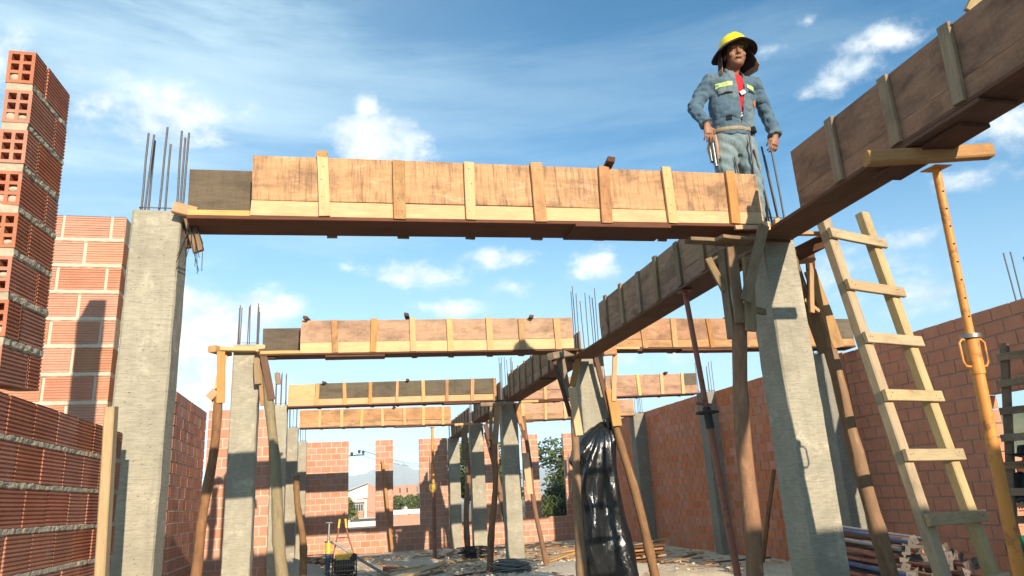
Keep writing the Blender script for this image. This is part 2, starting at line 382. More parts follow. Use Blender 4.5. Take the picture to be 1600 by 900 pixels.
# ------------------------------------------------------------------ ground and terrain
def hnoise(x, y, s, a): return a * noise.noise((x * s, y * s, .3))
def ground():
    b = MB(); rs = [0, 6, 12, 20, 30, 45, 70, 110, 180, 300, 600, 1200, 2500, 5000]; n = 48; vs = [(0, 0, -.16)]; fs = []
    for r in rs[1:]:
        for j in range(n):
            a = 2 * pi * j / n; x = r * cos(a); y = 10 + r * sin(a); vs.append((x, y, -.16 + (hnoise(x, y, .05, .15) if r > 40 else 0) - (r > 2000) * 2))
    for j in range(n): fs.append((0, 1 + j, 1 + (j + 1) % n))
    for i in range(len(rs) - 2):
        for j in range(n):
            a = 1 + i * n; k_ = (j + 1) % n; fs.append((a + j, a + n + j, a + n + k_, a + k_))
    b.add(vs, fs); o = obj('ground', b, M['earth'], Wm=Matrix.Identity(4)); tag(o, kind='structure')
ground()
def floor():
    b = MB(); nx, ny = 60, 150; x0, x1, y0, y1 = -3.4, 8.2, -3., 23.2; vs = []; fs = []
    for i in range(nx + 1):
        for j in range(ny + 1):
            x = x0 + (x1 - x0) * i / nx; y = y0 + (y1 - y0) * j / ny
            vs.append((x, y, -.06 + hnoise(x, y, .9, .03) + hnoise(x, y, 4, .012)))
    for i in range(nx):
        for j in range(ny): a = i * (ny + 1) + j; fs.append((a, a + ny + 1, a + ny + 2, a + 1))
    b.add(vs, fs, 0, True); tag(obj('floor', b, M['slab'], Wm=Matrix.Identity(4)), kind='structure')
floor()

# far mountains and the nearer hill: terrain with height
def ridge(name, pts, depth, y_or, m, seed, amp, n=120):
    b = MB(); vs = []; fs = []; rows = 9
    for i in range(n + 1):
        u = i / n * (len(pts) - 1); q = min(int(u), len(pts) - 2); w = u - q; w = w * w * (3 - 2 * w)
        p = [pts[q][k_] * (1 - w) + pts[q + 1][k_] * w for k_ in range(3)]
        h = p[2] + amp * noise.fractal((i * .11, seed, 0), 1., 2., 5)
        for r in range(rows):
            f = r / (rows - 1); hh = h * sin(f * pi / 2) ** 1.1
            hh *= 1 + .10 * noise.fractal((i * .16, f * 3, seed), 1., 2., 4)
            vs.append((p[0] * (1 - depth * (1 - f)), p[1] * (1 - depth * (1 - f)), hh - (8 if r == 0 else 0)))
    for i in range(n):
        for r in range(rows - 1): a = i * rows + r; fs.append((a, a + rows, a + rows + 1, a + 1))
    b.add(vs, fs, 0, True); tag(obj(name, b, m, Wm=Matrix.Identity(4)), kind='structure')
M['mountain'] = rough_mat('mountain_scrub', (.12, .13, .09), (.19, .16, .11), .02, bs=.2, fine=.1)
M['hill'] = rough_mat('scrubby_hill', (.20, .18, .09), (.12, .13, .06), .08, bs=.4, fine=.6)
ridge('mountains', [(-1800, 2300, 150), (-980, 2500, 120), (-300, 2500, 80), (27, 2500, 94), (112, 2500, 108), (165, 2500, 122), (204, 2500, 126), (260, 2500, 104), (420, 2500, 90), (900, 2500, 110), (1600, 2300, 150)], .35, 0, M['mountain'], 3.3, 6)
ridge('hill', [(90, 215, 7), (140, 205, 12), (180, 190, 16.5), (200, 184, 19.), (215, 170, 20), (240, 140, 22), (300, 60, 20)], .3, 0, M['hill'], 8.1, .8, 90)

# ------------------------------------------------------------------ brick walls
def brick_mesh(L, H, T, holes=False, grooves=0, jit=.0015):
    b = MB()
    if grooves:
        zs = []; g = H / grooves; dep = .0045
        prof = []
        for i in range(grooves):
            z0 = i * g; prof += [(0, z0 + g * .10), (0, z0 + g * .58), (dep, z0 + g * .66), (dep, z0 + g * .98)]
        prof[0] = (0, 0); prof[-1] = (dep, H - .0005); prof.append((0, H))
        ring = prof + [(T - d, z) for d, z in reversed(prof)]
        n = len(ring); j0 = U(-jit, jit)
        vs = [(x, y, z) for x in (0, L) for (y, z) in ring]
        b.add(vs, [(i, (i + 1) % n, n + (i + 1) % n, n + i) for i in range(n)])
        if not holes: b.add([(0, y, z) for y, z in ring], [tuple(reversed(range(n)))]); b.add([(L, y, z) for y, z in ring], [tuple(range(n))])
    elif not holes:
        b.box((0, 0, 0), (L, T, H), jit=jit)
    else:
        b.add([(x, y, z) for x in (0, L) for (y, z) in ((0, 0), (T, 0), (T, H), (0, H))], [(0, 1, 5, 4), (1, 2, 6, 5), (2, 3, 7, 6), (3, 0, 4, 7)])
    if holes:
        w = .0135; cy = (T - 3 * w) / 2; cz = (H - 4 * w) / 3
        ys = [0, w, w + cy, 2 * w + cy, 2 * w + 2 * cy, T]; zz = [0]
        for i in range(3): zz += [zz[-1] + w, zz[-1] + w + cz]
        zz.append(H)
        for x, s in ((0, 1), (L, -1)):
            for i in range(5):
                for j in range(7):
                    q = [(x, ys[i], zz[j]), (x, ys[i + 1], zz[j]), (x, ys[i + 1], zz[j + 1]), (x, ys[i], zz[j + 1])]
                    if i % 2 and j % 2:
                        xi = x + s * .10; r = [(xi, a, c) for _, a, c in q]
                        b.add(q + r, [(0, 1, 5, 4), (1, 2, 6, 5), (2, 3, 7, 6), (3, 0, 4, 7)]); b.add(r, [(0, 1, 2, 3)])
                    else: b.add(q, [(0, 1, 2, 3)])
    return b
BM = {}
def bricks_for(key, L, H, T, m, grooves=0):
    if key not in BM:
        BM[key] = {'s': [brick_mesh(L, H, T, False, grooves, .002).mesh('brick', m) for _ in range(4)],
                   'h': [brick_mesh(L, H, T, True, grooves).mesh('hollow_brick', m) for _ in range(2)]}
    return BM[key]
def wall(label, x, y, ang, length, z0, n, key, bm, mm, L=.27, H=.158, T=.12, pitch=.18, gap=.019, openings=(), ends=(0, 0), grooves=0,
         beds=False, order=None, jag=0., recess=.009, core=True, tilt=None, off=.003, name='brick_wall', top_cap=False):
    """local x along the wall, y=0 is the face that is seen, body towards +y"""
    t = thing(name, label, 'wall', (x, y, z0), ang)
    if tilt:
        Wm = WM[t.name] @ tilt; place(t, Wm, None)
    V = bricks_for(key, L, H, T, bm, grooves); Wt = WM[t.name]
    items = []
    for c in range(n):
        zc = c * pitch; spans = [[0., length]]
        for (a, b_, za, zb) in openings:
            if zc + H / 2 > za and zc + H / 2 < zb:
                ns = []
                for s0, s1 in spans:
                    if a > s0: ns.append([s0, min(s1, a)])
                    if b_ < s1: ns.append([max(s0, b_), s1])
                    if a <= s0 and b_ >= s1: pass
                spans = [q for q in ns if q[1] - q[0] > .05]
        for s0, s1 in spans:
            p = s0 - ((L + gap) / 2 if c % 2 else 0)
            while p < s1 - .02:
                a = max(p, s0); e = min(p + L, s1)
                if e - a > .006:
                    hole = (ends[0] and a < .01) or (ends[1] and e > length - .01) or (key == 'right' and any((abs(a - q[1]) < .02 or abs(e - q[0]) < .02) for q in openings))
                    items.append((a, zc, e - a, hole))
                p += L + gap
    if order is not None: items.sort(key=lambda q: (Wt @ Vector((q[0], 0, q[1])) - Vector((0, 0, 1.28))).length)
    rest = MB()
    for i, (a, zc, ln, hole) in enumerate(items):
        ox, oy, oz = a + U(-.002, .002), U(-off, off), zc + U(-.002, .002)
        if i < 300:
            o = bpy.data.objects.new('brick', random.choice(V['h' if hole else 's'])); COL.objects.link(o); o.parent = t
            o.location = (ox, oy, oz); o.scale = (ln / L, 1, 1); o.rotation_euler = (0, U(-.003, .003), U(-.004, .004))
        else: rest.box((ox, oy, oz), (ox + ln, oy + T, oz + H), jit=.002)
    if rest.v: tag(obj('far_bricks', rest, bm, t, local=True), kind='stuff')
    if core:                                                          # mortar body, pieced round the openings
        xs = sorted({0., length} | {q for o_ in openings for q in o_[:2] if 0 < q < length})
        zs = sorted({0., n * pitch - (pitch - H) - .004} | {q for o_ in openings for q in (round(o_[2] / pitch) * pitch - .012, round(o_[3] / pitch) * pitch - .012) if 0 < q < n * pitch - .05})
        b = MB()
        for i in range(len(xs) - 1):
            for j in range(len(zs) - 1):
                cx, cz = (xs[i] + xs[i + 1]) / 2, (zs[j] + zs[j + 1]) / 2
                if any(o_[0] < cx < o_[1] and o_[2] < cz + .01 and cz < o_[3] for o_ in openings): continue
                e0 = .11 if (i == 0 and ends[0]) or key == 'right' and any(abs(xs[i] - o_[1]) < .01 for o_ in openings) else 0
                e1 = .11 if (i == len(xs) - 2 and ends[1]) or key == 'right' and any(abs(xs[i + 1] - o_[0]) < .01 for o_ in openings) else 0
                b.box((xs[i] + e0, recess, zs[j]), (xs[i + 1] - e1, T - recess, zs[j + 1] - (0.0005 if j < len(zs) - 2 else 0)))
        obj('mortar', b, mm, t, local=True)
    if beds:                                                          # squeezed-out bed joints on the near walls
        for c in range(n - 1 + int(top_cap)):
            zc = c * pitch + H; hgt = pitch - H; b = MB(); nx = max(4, int(length / .012)); nz = 4; vs = []; fs = []
            for i in range(nx + 1):
                for j in range(nz + 1):
                    xx = length * i / nx; f = j / nz
                    w = .5 + .5 * noise.fractal((xx * 28, c * 3.1 + f * 1.5, ang), 1., 2., 4)
                    edge = .35 + 1.1 * noise.noise((xx * 17, c * 5.7, 2.)) if j in (0, nz) else 0
                    zz_ = zc - .004 + (hgt + .008) * f + (edge * .008 * (1 if j else -1))
                    yy = .004 - (.011 * w if 0 < j < nz else -.006)
                    vs.append((xx, yy, zz_))
            for i in range(nx):
                for j in range(nz): a = i * (nz + 1) + j; fs.append((a, a + nz + 1, a + nz + 2, a + 1))
            b.add(vs, fs, 0, False)
            if ends[0]:                                               # mortar smear on the wall's open end
                b.box((.003, .003, zc - .004), (.09, T - .004, zc + hgt + .005), jit=.003)
            obj('mortar_bed', b, mm, t, local=True)
    return t

# low wall on the left, its pier, and the sunlit panel behind
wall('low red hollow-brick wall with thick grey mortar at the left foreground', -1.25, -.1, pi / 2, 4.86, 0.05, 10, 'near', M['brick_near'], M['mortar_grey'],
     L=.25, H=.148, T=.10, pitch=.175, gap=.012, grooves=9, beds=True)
PT = Matrix.Rotation(radians(0), 4, 'Y')
sh = Matrix.Identity(4); sh[0][2] = -.075                             # the pier leans along the wall as it rises
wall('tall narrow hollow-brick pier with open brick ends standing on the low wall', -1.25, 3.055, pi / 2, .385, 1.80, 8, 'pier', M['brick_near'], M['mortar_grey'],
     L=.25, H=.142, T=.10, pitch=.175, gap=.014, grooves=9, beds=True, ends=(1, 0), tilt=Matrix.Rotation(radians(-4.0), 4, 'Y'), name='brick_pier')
wall('sunlit orange brick panel between the near left column and the pier', -3.1, 5.0, 0, 1.67, .03, 18, 'panel', M['brick'], M['mortar'],
     L=.27, H=.152, T=.12, pitch=.18, gap=.02, grooves=9, beds=True)
pt = bpy.data.objects['brick_pier']; lump = MB()
for c in range(8):
    for iy in range(2):
        for iz in range(3):
            if R() < (.5 if iz == 0 else .22 if iz == 1 else .08): lump.sphere((.010 + U(0, .008), .029 + iy * .042, c * .175 + .024 + iz * .043), .025, 9, 7, sc=(.55, U(.85, 1.0), U(.5, .95)))
tag(obj('mortar_lumps', lump, M['mortar_grey'], pt, local=True), kind='stuff')
# left rear corner
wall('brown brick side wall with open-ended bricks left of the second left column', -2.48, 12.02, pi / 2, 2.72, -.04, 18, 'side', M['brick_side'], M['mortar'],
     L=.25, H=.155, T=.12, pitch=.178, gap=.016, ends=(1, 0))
wall('sunlit orange brick panel behind the second left column', -2.46, 14.84, 0, 1.2, -.04, 18, 'far', M['brick'], M['mortar'], H=.16, pitch=.181)
wall('narrow strip of brick wall running back behind the third left column', -1.42, 14.95, pi / 2, 7.8, -.04, 18, 'far', M['brick'], M['mortar'], H=.16, pitch=.181)
# back wall in two runs, window openings left and right of the last centre column
wall('back brick wall with two open window gaps left of the last centre column', -.98, 22.86, 0, 4.22, -.04, 18, 'far', M['brick'], M['mortar'], H=.162, pitch=.1815,
     openings=((1.22, 2.02, .80, 9), (2.54, 3.34, .80, 9)))
wall('back brick wall with tree-filled window gaps right of the last centre column', 3.60, 22.86, 0, 4.42, -.04, 18, 'far', M['brick'], M['mortar'], H=.162, pitch=.1825,
     openings=((.0, .72, .80, 9), (1.26, 2.03, .80, 9), (2.55, 3.4, .80, 9)))
# right wall, one panel between each pair of columns (seen face looks towards -X)
RX = 8.05
wall('shaded red brick wall panel with a doorway at the right edge', RX, 10.22, -pi / 2, 9.7, -.06, 19, 'right', M['brick_right'], M['mortar_red'], T=.12, H=.158, pitch=.1775,
     openings=((2.56, 4.05, -1, 2.27),), order=1)
wall('shaded red brick wall panel between the second and third right columns', RX, 14.74, -pi / 2, 4.5, -.06, 19, 'right', M['brick_right'], M['mortar_red'], H=.158, pitch=.179, order=1)
wall('shaded red brick wall panel between the third and fourth right columns', RX, 18.7, -pi / 2, 3.94, -.06, 19, 'right', M['brick_right'], M['mortar_red'], H=.158, pitch=.181, order=1)
wall('shaded red brick wall panel behind the fourth right column', RX, 22.8, -pi / 2, 4.0, -.06, 19, 'right', M['brick_right'], M['mortar_red'], H=.158, pitch=.1825, order=1)
# unseen wall behind the photographer, added and sized for its shadow on the foreground
wall('unseen brick wall added behind the photographer for its shadow', 1.1, -2.72, 0, 7.0, -.05, 19, 'far', M['brick'], M['mortar'])

# ------------------------------------------------------------------ columns
def column(label, x, y, wx, wy, top, m=None, bars=8, bar_h=.68, seam=None, z0=-.1, lean=0., barlen=None, name='concrete_column'):
    m = m or M['concrete']
    t = thing(name, label, 'column', (x, y, z0))
    b = MB(); n = 26; c = .012; vs = []; fs = []
    sec = [(-wx/2+c, -wy/2), (wx/2-c, -wy/2), (wx/2, -wy/2+c), (wx/2, wy/2-c), (wx/2-c, wy/2), (-wx/2+c, wy/2), (-wx/2, wy/2-c), (-wx/2, -wy/2+c)]
    for i in range(n + 1):
        z = (top - z0) * i / n; j = .0032
        g = .004 if seam and abs(z + z0 - seam) < (top - z0) / n * .5 else 0
        for a, q in sec: vs.append((a * (1 - g) + U(-j, j) + lean * z, q * (1 - g) + U(-j, j), z + (U(-.006, .006) if i == n else 0)))
    for i in range(n):
        for j in range(8): fs.append((i*8+j, i*8+(j+1) % 8, (i+1)*8+(j+1) % 8, (i+1)*8+j))
    fs.append(tuple(range(n*8, n*8+8))); b.add(vs, fs); obj('shaft', b, m, t, local=True)
    k_ = 0; ox, oy = wx / 2 - .045, wy / 2 - .045
    pos = [(-ox, -oy), (0, -oy), (ox, -oy), (-ox, 0), (ox, 0), (-ox, oy), (0, oy), (ox, oy), (-ox * .5, oy)]
    for a, q in pos[:bars]:
        h = bar_h * (barlen[k_] if barlen else U(.82, 1.05)); k_ += 1
        z1 = top - z0; lx, ly = U(-.012, .012) , U(-.012, .012)
        pts = [(a + lx * u + U(-.002, .002), q + ly * u, z1 - .05 + (h + .05) * u) for u in (0, .33, .66, 1)]
        bb = MB(); bb.tube(pts, .0072, 7); obj('rebar', bb, M['rebar'], t, local=True)
    bb = MB(); zt = top - z0 + .03; l = [(-ox - .01, -oy - .01, zt), (ox + .01, -oy - .01, zt), (ox + .01, oy + .01, zt), (-ox - .01, oy + .01, zt), (-ox - .01, -oy - .01, zt)]
    bb.tube(l, .004, 5); obj('stirrup', bb, M['rebar'], t, local=True)
    return t
column('near left concrete column with bare rebars, beside the sunlit brick panel', -1.238, 5.11, .315, .26, 3.295, bars=8, bar_h=.69, seam=1.36)
column('near centre concrete column standing under the worker', 3.492, 5.11, .30, .30, 3.255, bars=0)
column('second left concrete column with a wooden collar at its head', -1.25, 10.25, .335, .30, 3.46, bars=8, bar_h=.60)
column('second centre concrete column wrapped in black plastic', 3.62, 10.25, .40, .30, 3.335, bars=8, bar_h=1.02)
column('second right concrete column beyond the near centre one', 7.60, 10.1, .32, .30, 3.26, M['concrete_dark'], bars=6, bar_h=.42)
column('third left concrete column', -1.158, 14.89, .275, .28, 3.262, bars=8, bar_h=.72)
column('third centre concrete column with wire heaped at its foot', 3.405, 14.89, .33, .30, 3.235, bars=8, bar_h=.95)
column('third right concrete column standing proud of the red wall', 7.93, 14.74, .36, .30, 3.325, M['concrete_dark'], bars=9, bar_h=.68)
column('fourth left concrete column', -1.145, 18.76, .255, .28, 3.225, bars=6, bar_h=.55)
column('fourth centre concrete column', 3.41, 18.76, .34, .30, 3.23, bars=8, bar_h=.75)
column('fourth right concrete column at the red wall', 7.89, 18.7, .34, .30, 3.33, M['concrete_dark'], bars=8, bar_h=.55)
column('fifth left concrete column at the start of the back wall', -1.10, 22.8, .24, .28, 3.23, bars=6, bar_h=.5)
column('last centre concrete column set in the back wall', 3.42, 22.78, .33, .30, 3.19, bars=6, bar_h=.5)
column('near right concrete column, only its rebar tips showing above the wall', 7.95, 4.95, .30, .30, 3.3, M['concrete_dark'], bars=8, bar_h=.6)
# rebar tips past the right edge belong to a stub rising from the wall top
def lone_rebars():
    t = thing('rebar_stub', 'pair of thin rebars rising above the red wall at the right edge', 'rebar', (8.1, 7.0, 3.3))
    for p, q in (((8.10, 6.99, 3.2), (8.10, 7.0, 3.93)), ((8.18, 6.98, 3.2), (8.19, 6.98, 3.94)), ((8.28, 6.9, 3.2), (8.28, 6.9, 3.85))):
        rod('rebar', [p, q], .009, M['rebar'], t, 7)
lone_rebars()

# ------------------------------------------------------------------ formwork of the cross beams
def formwork(label, x0, x1, yf, zb, zt, zj, bats, group, up='ply', lo='pine', bat='pine_used', bx0=None, bx1=None, dark_from=None,
             dark_tail=None, rear=None, width=.29, first_light=None, bat_w=.085, bat_t=.028, cap_blocks=(), under=(), rear_top=0.):
    """yf: plane of the seen face; zb, zt, zj = (z at x0, z at x1) of bottom, top and board joint"""
    t = thing('beam_formwork', label, 'formwork', (x0, yf + width / 2, zb[0]), 0, group)
    L = x1 - x0
    def Z(p, x): return p[0] + (p[1] - p[0]) * (x - x0) / L
    yb = yf + width
    bx0 = x0 if bx0 is None else bx0; bx1 = x1 if bx1 is None else bx1
    rx0 = x0 if rear is None else rear[0]; rx1 = x1 if rear is None else rear[1]
    # front boards
    def board(nm, a, b_, pa, pb, mm_, y, gap=.002):
        plank(nm, (a, y, (Z(pa, a) + Z(pb, a)) / 2), (b_, y, (Z(pa, b_) + Z(pb, b_)) / 2), (Z(pb, (a + b_) / 2) - Z(pa, (a + b_) / 2)) - gap, .02, (0, -1, 0), M[mm_], t, warp=.0025)
    board('lower_board', x0, x1, zb, zj, lo, yf + .012)
    if first_light:
        board('upper_board', x0, first_light, zj, zt, lo, yf + .0115); board('upper_board', first_light + .004, x1, zj, (zt[0] + .012, zt[1]), up, yf + .011)
    elif dark_tail:
        board('upper_board', x0, dark_tail, zj, zt, up, yf + .011); tb = board('upper_board', dark_tail + .004, x1, zj, zt, 'ply_dark', yf + .012)
    else: board('upper_board', x0, x1, zj, zt, up, yf + .011)
    # rear boards (their inner side shows where the front boards stop short)
    r1 = (zt[0] + rear_top, zt[1] + rear_top * .3)
    plank('rear_board', (rx0, yb - .012, (Z(zb, rx0) + Z(r1, rx0)) / 2), (rx1, yb - .012, (Z(zb, rx1) + Z(r1, rx1)) / 2), (zt[0] + zt[1]) / 2 + rear_top - (zb[0] + zb[1]) / 2, .02, (0, -1, 0), M['ply_dark'], t)
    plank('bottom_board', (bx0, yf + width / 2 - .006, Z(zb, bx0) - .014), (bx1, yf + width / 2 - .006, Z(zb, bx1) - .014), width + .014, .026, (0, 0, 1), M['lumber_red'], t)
    if bx0 < x0 - .1:
        plank('edge_strip', (bx0 + .01, yf + .004, Z(zb, bx0) + .018), (x0 - .004, yf + .004, Z(zb, x0) + .018), .04, .02, (0, -1, 0), M['pine'], t)
    for xb in bats:
        w = bat_w * U(.85, 1.12); dx = U(-.012, .012)
        plank('batten', (xb + dx, yf - bat_t / 2 - .001, Z(zb, xb) - U(.0, .02)), (xb - dx, yf - bat_t / 2 - .001, Z(zt, xb) + U(-.012, .012)), w, bat_t, (0, -1, 0), M[random.choice([bat, bat, 'pine', 'ply_red'] if bat == 'pine_used' else [bat])], t, seg=3)
        plank('rear_batten', (xb + dx + .05, yb + bat_t / 2 + .001, Z(zb, xb) - .035), (xb + .05, yb + bat_t / 2 + .001, Z(r1, xb) - .01), w, bat_t, (0, 1, 0), M['lumber'], t, seg=2)
    nb = MB()
    for xb in bats:
        for f_ in (.12, .30, .62, .86):
            p = Vector((xb + U(-.02, .02), yf - bat_t - .001, Z(zb, xb) + (Z(zt, xb) - Z(zb, xb)) * (f_ + U(-.03, .03)))); nb.tube([p, p - Vector((0, .003, 0))], .0045, 6)
    tag(obj('nail_heads', nb, M['rust'], t), kind='stuff')
    for (xc, dz, kind) in cap_blocks:
        if kind == 'block': plank('spacer', (xc, yf - .03, Z(zt, xc) + .024), (xc + .02, yb + .03, Z(zt, xc) + .026), .075, .045, (0, 0, 1), M['pine_used'], t, seg=2)
        else: plank('spacer', (xc - .02, yf - .09, Z(zt, xc) + .012 + dz), (xc + .05, yb + .05, Z(zt, xc) + .02 + dz), .06, .04, (.2, 0, 1), M['lumber_red'], t, seg=2)
    for (a, b_, yo, w) in under:
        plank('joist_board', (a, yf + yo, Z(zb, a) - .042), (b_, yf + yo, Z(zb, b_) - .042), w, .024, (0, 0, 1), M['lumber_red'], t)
    return t
GX = 'formwork troughs of the cross beams'
formwork('long near beam formwork of orange plywood spanning the top of the picture', -.61, 3.25, 4.765, (3.188, 3.268), (3.628, 3.715), (3.312, 3.366),
         [-.14, .378, .885, 1.40, 1.925, 2.453, 2.995], GX, bx0=-1.01, bx1=3.40, rear=(-1.06, 3.30), rear_top=.015,
         cap_blocks=((-.155, .0, 'block'), (1.99, .02, 'plank')), under=((1.66, 2.42, .115, .30),))
formwork('second left beam formwork, reddish plywood with a dark inner board at its left end', -.545, 3.30, 9.89, (3.293, 3.333), (3.752, 3.795), (3.43, 3.50),
         [-.10, .42, .955, 1.475, 2.045, 2.52, 3.055], GX, up='ply_red', bx0=-1.06, bx1=3.50, rear=(-1.055, 3.3), rear_top=-.05,
         cap_blocks=((-.47, .0, 'plank'), (.88, .04, 'plank'), (2.68, .0, 'plank')), under=((-.22, .58, .13, .24), (-1.0, -.86, .1, .12)))
formwork('second right beam formwork, orange boards ending in a dark board behind the near centre column', 3.86, 8.05, 9.89, (3.345, 3.358), (3.797, 3.80), (3.47, 3.47),
         [4.40, 4.90, 5.50, 6.10, 6.62, 7.15, 7.62], GX, up='ply_red', lo='ply_red', dark_tail=7.63, bx0=3.70,
         cap_blocks=((5.9, .03, 'plank'),), under=((5.0, 5.95, .1, .22), (4.0, 4.35, .05, .14)))
formwork('third left beam formwork with dark plywood bays above a pale lower board', -1.0, 3.10, 14.54, (3.205, 3.238), (3.62, 3.685), (3.315, 3.372),
         [-.46, .06, .555, 1.078, 1.60, 2.077, 2.60, 3.07], GX, up='ply_dark', lo='pine', bat='pine_used', first_light=-.50, bat_w=.065, bx1=3.3,
         cap_blocks=((-.32, .0, 'plank'), (1.30, .0, 'plank')), under=((2.0, 2.75, .08, .2),))
formwork('third right beam formwork of orange boards with a stained last bay', 3.66, 7.62, 14.54, (3.222, 3.305), (3.68, 3.735), (3.42, 3.47),
         [4.135, 4.60, 5.05, 5.64, 6.237, 6.78, 7.27], GX, up='ply_red', lo='ply_red', dark_tail=7.30, bat='pine', bat_w=.07,
         cap_blocks=((6.9, .0, 'plank'), (4.9, 0., 'plank')), under=((3.9, 4.5, .1, .2),))
formwork('fourth left beam formwork, pale orange boards with even battens', -.98, 2.72, 18.41, (3.195, 3.185), (3.614, 3.618), (3.30, 3.30),
         [-.51, .015, .50, 1.0, 1.545, 2.017, 2.51], GX, up='ply_red', lo='ply_red', bat='pine', bat_w=.07, bx1=3.15,
         cap_blocks=((1.3, 0, 'plank'),), under=((1.3, 2.1, .08, .2),))
formwork('fourth right beam formwork, pale orange boards ending at the red wall', 3.66, 7.70, 18.41, (3.205, 3.275), (3.665, 3.692), (3.36, 3.40),
         [4.10, 4.60, 5.22, 5.745, 6.35, 7.09], GX, up='ply_red', lo='ply_red', bat='pine', bat_w=.075,
         cap_blocks=((5.5, 0, 'plank'),), under=((4.2, 4.9, .08, .2),))

# ------------------------------------------------------------------ girders running away from the camera
def girder(label, y0, y1, zb, zt, zj, bats, by0, by1, m='ply_old', mb='lumber', xl=3.285, w=.285, under=(), lower='ply_old', bat_w=.08):
    t = thing('girder_formwork', label, 'formwork', (xl + w / 2, y0, zb), 0, 'formwork troughs of the centre girder')
    xr = xl + w
    plank('lower_board', (xl + .012, y0, (zb + zj) / 2), (xl + .012, y1, (zb + zj) / 2), zj - zb - .003, .022, (-1, 0, 0), M[lower], t)
    plank('upper_board', (xl + .011, y0, (zt + zj) / 2), (xl + .011, y1, (zt + zj) / 2 - .004), zt - zj - .002, .022, (-1, 0, 0), M[m], t)
    plank('right_board', (xr - .012, y0, (zb + zt) / 2), (xr - .012, y1, (zb + zt) / 2), zt - zb, .022, (1, 0, 0), M[m], t)
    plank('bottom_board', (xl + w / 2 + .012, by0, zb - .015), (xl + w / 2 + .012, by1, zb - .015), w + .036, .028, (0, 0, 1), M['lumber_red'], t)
    for yb in bats:
        dy = U(-.012, .012)
        plank('batten', (xl - .015, yb + dy, zb - .005), (xl - .015, yb - dy, zt + U(-.015, .02)), bat_w, .028, (-1, 0, 0), M[mb], t, seg=3)
        plank('right_batten', (xr + .015, yb + .03, zb - .02), (xr + .015, yb + .03, zt), bat_w, .028, (1, 0, 0), M['lumber'], t, seg=3)
    for (a, b_, xo, ww, dz) in under:
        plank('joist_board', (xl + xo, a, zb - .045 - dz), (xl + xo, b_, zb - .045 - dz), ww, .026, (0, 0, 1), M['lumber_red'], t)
    return t
girder('near girder formwork of dark weathered boards coming in from the top right corner', -1.9, 4.345, 3.235, 3.70, 3.36,
       [3.87, 3.335, 2.845, 2.32, 1.80, 1.25, .7, .1, -.5, -1.1], -1.95, 4.93, under=((2.75, 3.55, .12, .27, 0), (2.95, 3.65, .16, .20, .028)))
girder('second girder formwork running back from the near centre column', 5.15, 8.71, 3.225, 3.70, 3.37,
       [8.42, 7.88, 7.35, 6.86, 6.33, 5.82, 5.3], 4.95, 9.98, m='ply_old', under=((5.55, 6.72, .10, .32, .0),))
girder('third girder formwork beyond the second centre column', 10.35, 14.3, 3.235, 3.70, 3.37,
       [10.7, 11.2, 11.72, 12.25, 12.75, 13.25, 13.75, 14.1], 10.2, 14.62, under=((11.7, 12.9, .12, .3, 0),))
girder('fourth girder formwork beyond the third centre column', 15.0, 18.25, 3.22, 3.69, 3.36,
       [15.3, 15.8, 16.3, 16.8, 17.3, 17.8, 18.1], 14.95, 18.5)
girder('last girder formwork reaching the back wall', 18.95, 22.3, 3.20, 3.66, 3.33, [19.2, 19.7, 20.2, 20.7, 21.2, 21.7, 22.1], 18.85, 22.6)
plank('crosspiece', (3.02, 3.325, 3.112), (3.80, 3.205, 3.148), .085, .075, (0, -1, 0), M['pine_used'], None, 4)
tag(bpy.data.objects['crosspiece'], 'sunlit timber crosspiece under the near girder on top of the orange prop', 'crosspiece')
plank('board_offcut', (3.32, 2.70, 3.70), (3.44, 2.62, 3.92), .08, .03, (0, -1, 0), M['ladder'], None, 3)
tag(bpy.data.objects['board_offcut'], 'pale board end sticking up above the near girder at the top edge', 'board')

# ------------------------------------------------------------------ timber props with nailed cheek boards
def timber_prop(label, p0, p1, r0, r1, boards, m='bark', wob=.06, seed=1., group='timber props holding up the formwork'):
    t = thing('timber_prop', label, 'prop', p0, 0, group)
    log('pole', p0, p1, r0, r1, M[m], t, wob, seed)
    for (nm, a, b_, w, th, n, mm_) in boards: plank(nm, a, b_, w, th, n, M[mm_], t, seg=4, warp=.004)
    return t
Lr = 'lumber'
timber_prop('thick round timber prop with boards nailed to its head, left of the near centre column', (2.70, 4.84, -.05), (2.985, 4.87, 2.62), .062, .052, [
    ('cheek_board', (2.935, 4.80, 2.47), (2.955, 4.80, 3.10), .085, .03, (0, -1, 0), Lr),
    ('cheek_board', (3.005, 4.775, 2.40), (3.055, 4.775, 2.98), .095, .03, (.2, -1, 0), Lr),
    ('cheek_board', (2.90, 4.90, 2.37), (2.93, 4.90, 3.08), .075, .03, (-1, -.3, 0), Lr),
    ('brace_board', (2.945, 4.705, 2.62), (3.215, 4.72, 3.235), .08, .03, (0, -1, 0), Lr),
    ('head_board', (2.80, 4.70, 3.12), (3.12, 4.78, 3.125), .10, .028, (0, 0, 1), Lr),
    ('head_board', (3.17, 4.78, 3.14), (2.93, 5.05, 3.06), .09, .03, (-1, -1, 0), Lr),
    ('head_board', (2.62, 4.86, 3.145), (3.22, 4.92, 3.155), .10, .03, (0, 0, 1), Lr),
    ('wedge', (3.08, 4.80, 2.57), (3.16, 4.80, 2.56), .05, .03, (0, -1, 0), Lr),
    ('brace_board', (2.80, 4.90, 3.02), (2.90, 4.9, 2.75), .06, .025, (0, -1, 0), Lr)], seed=.4, wob=.05)
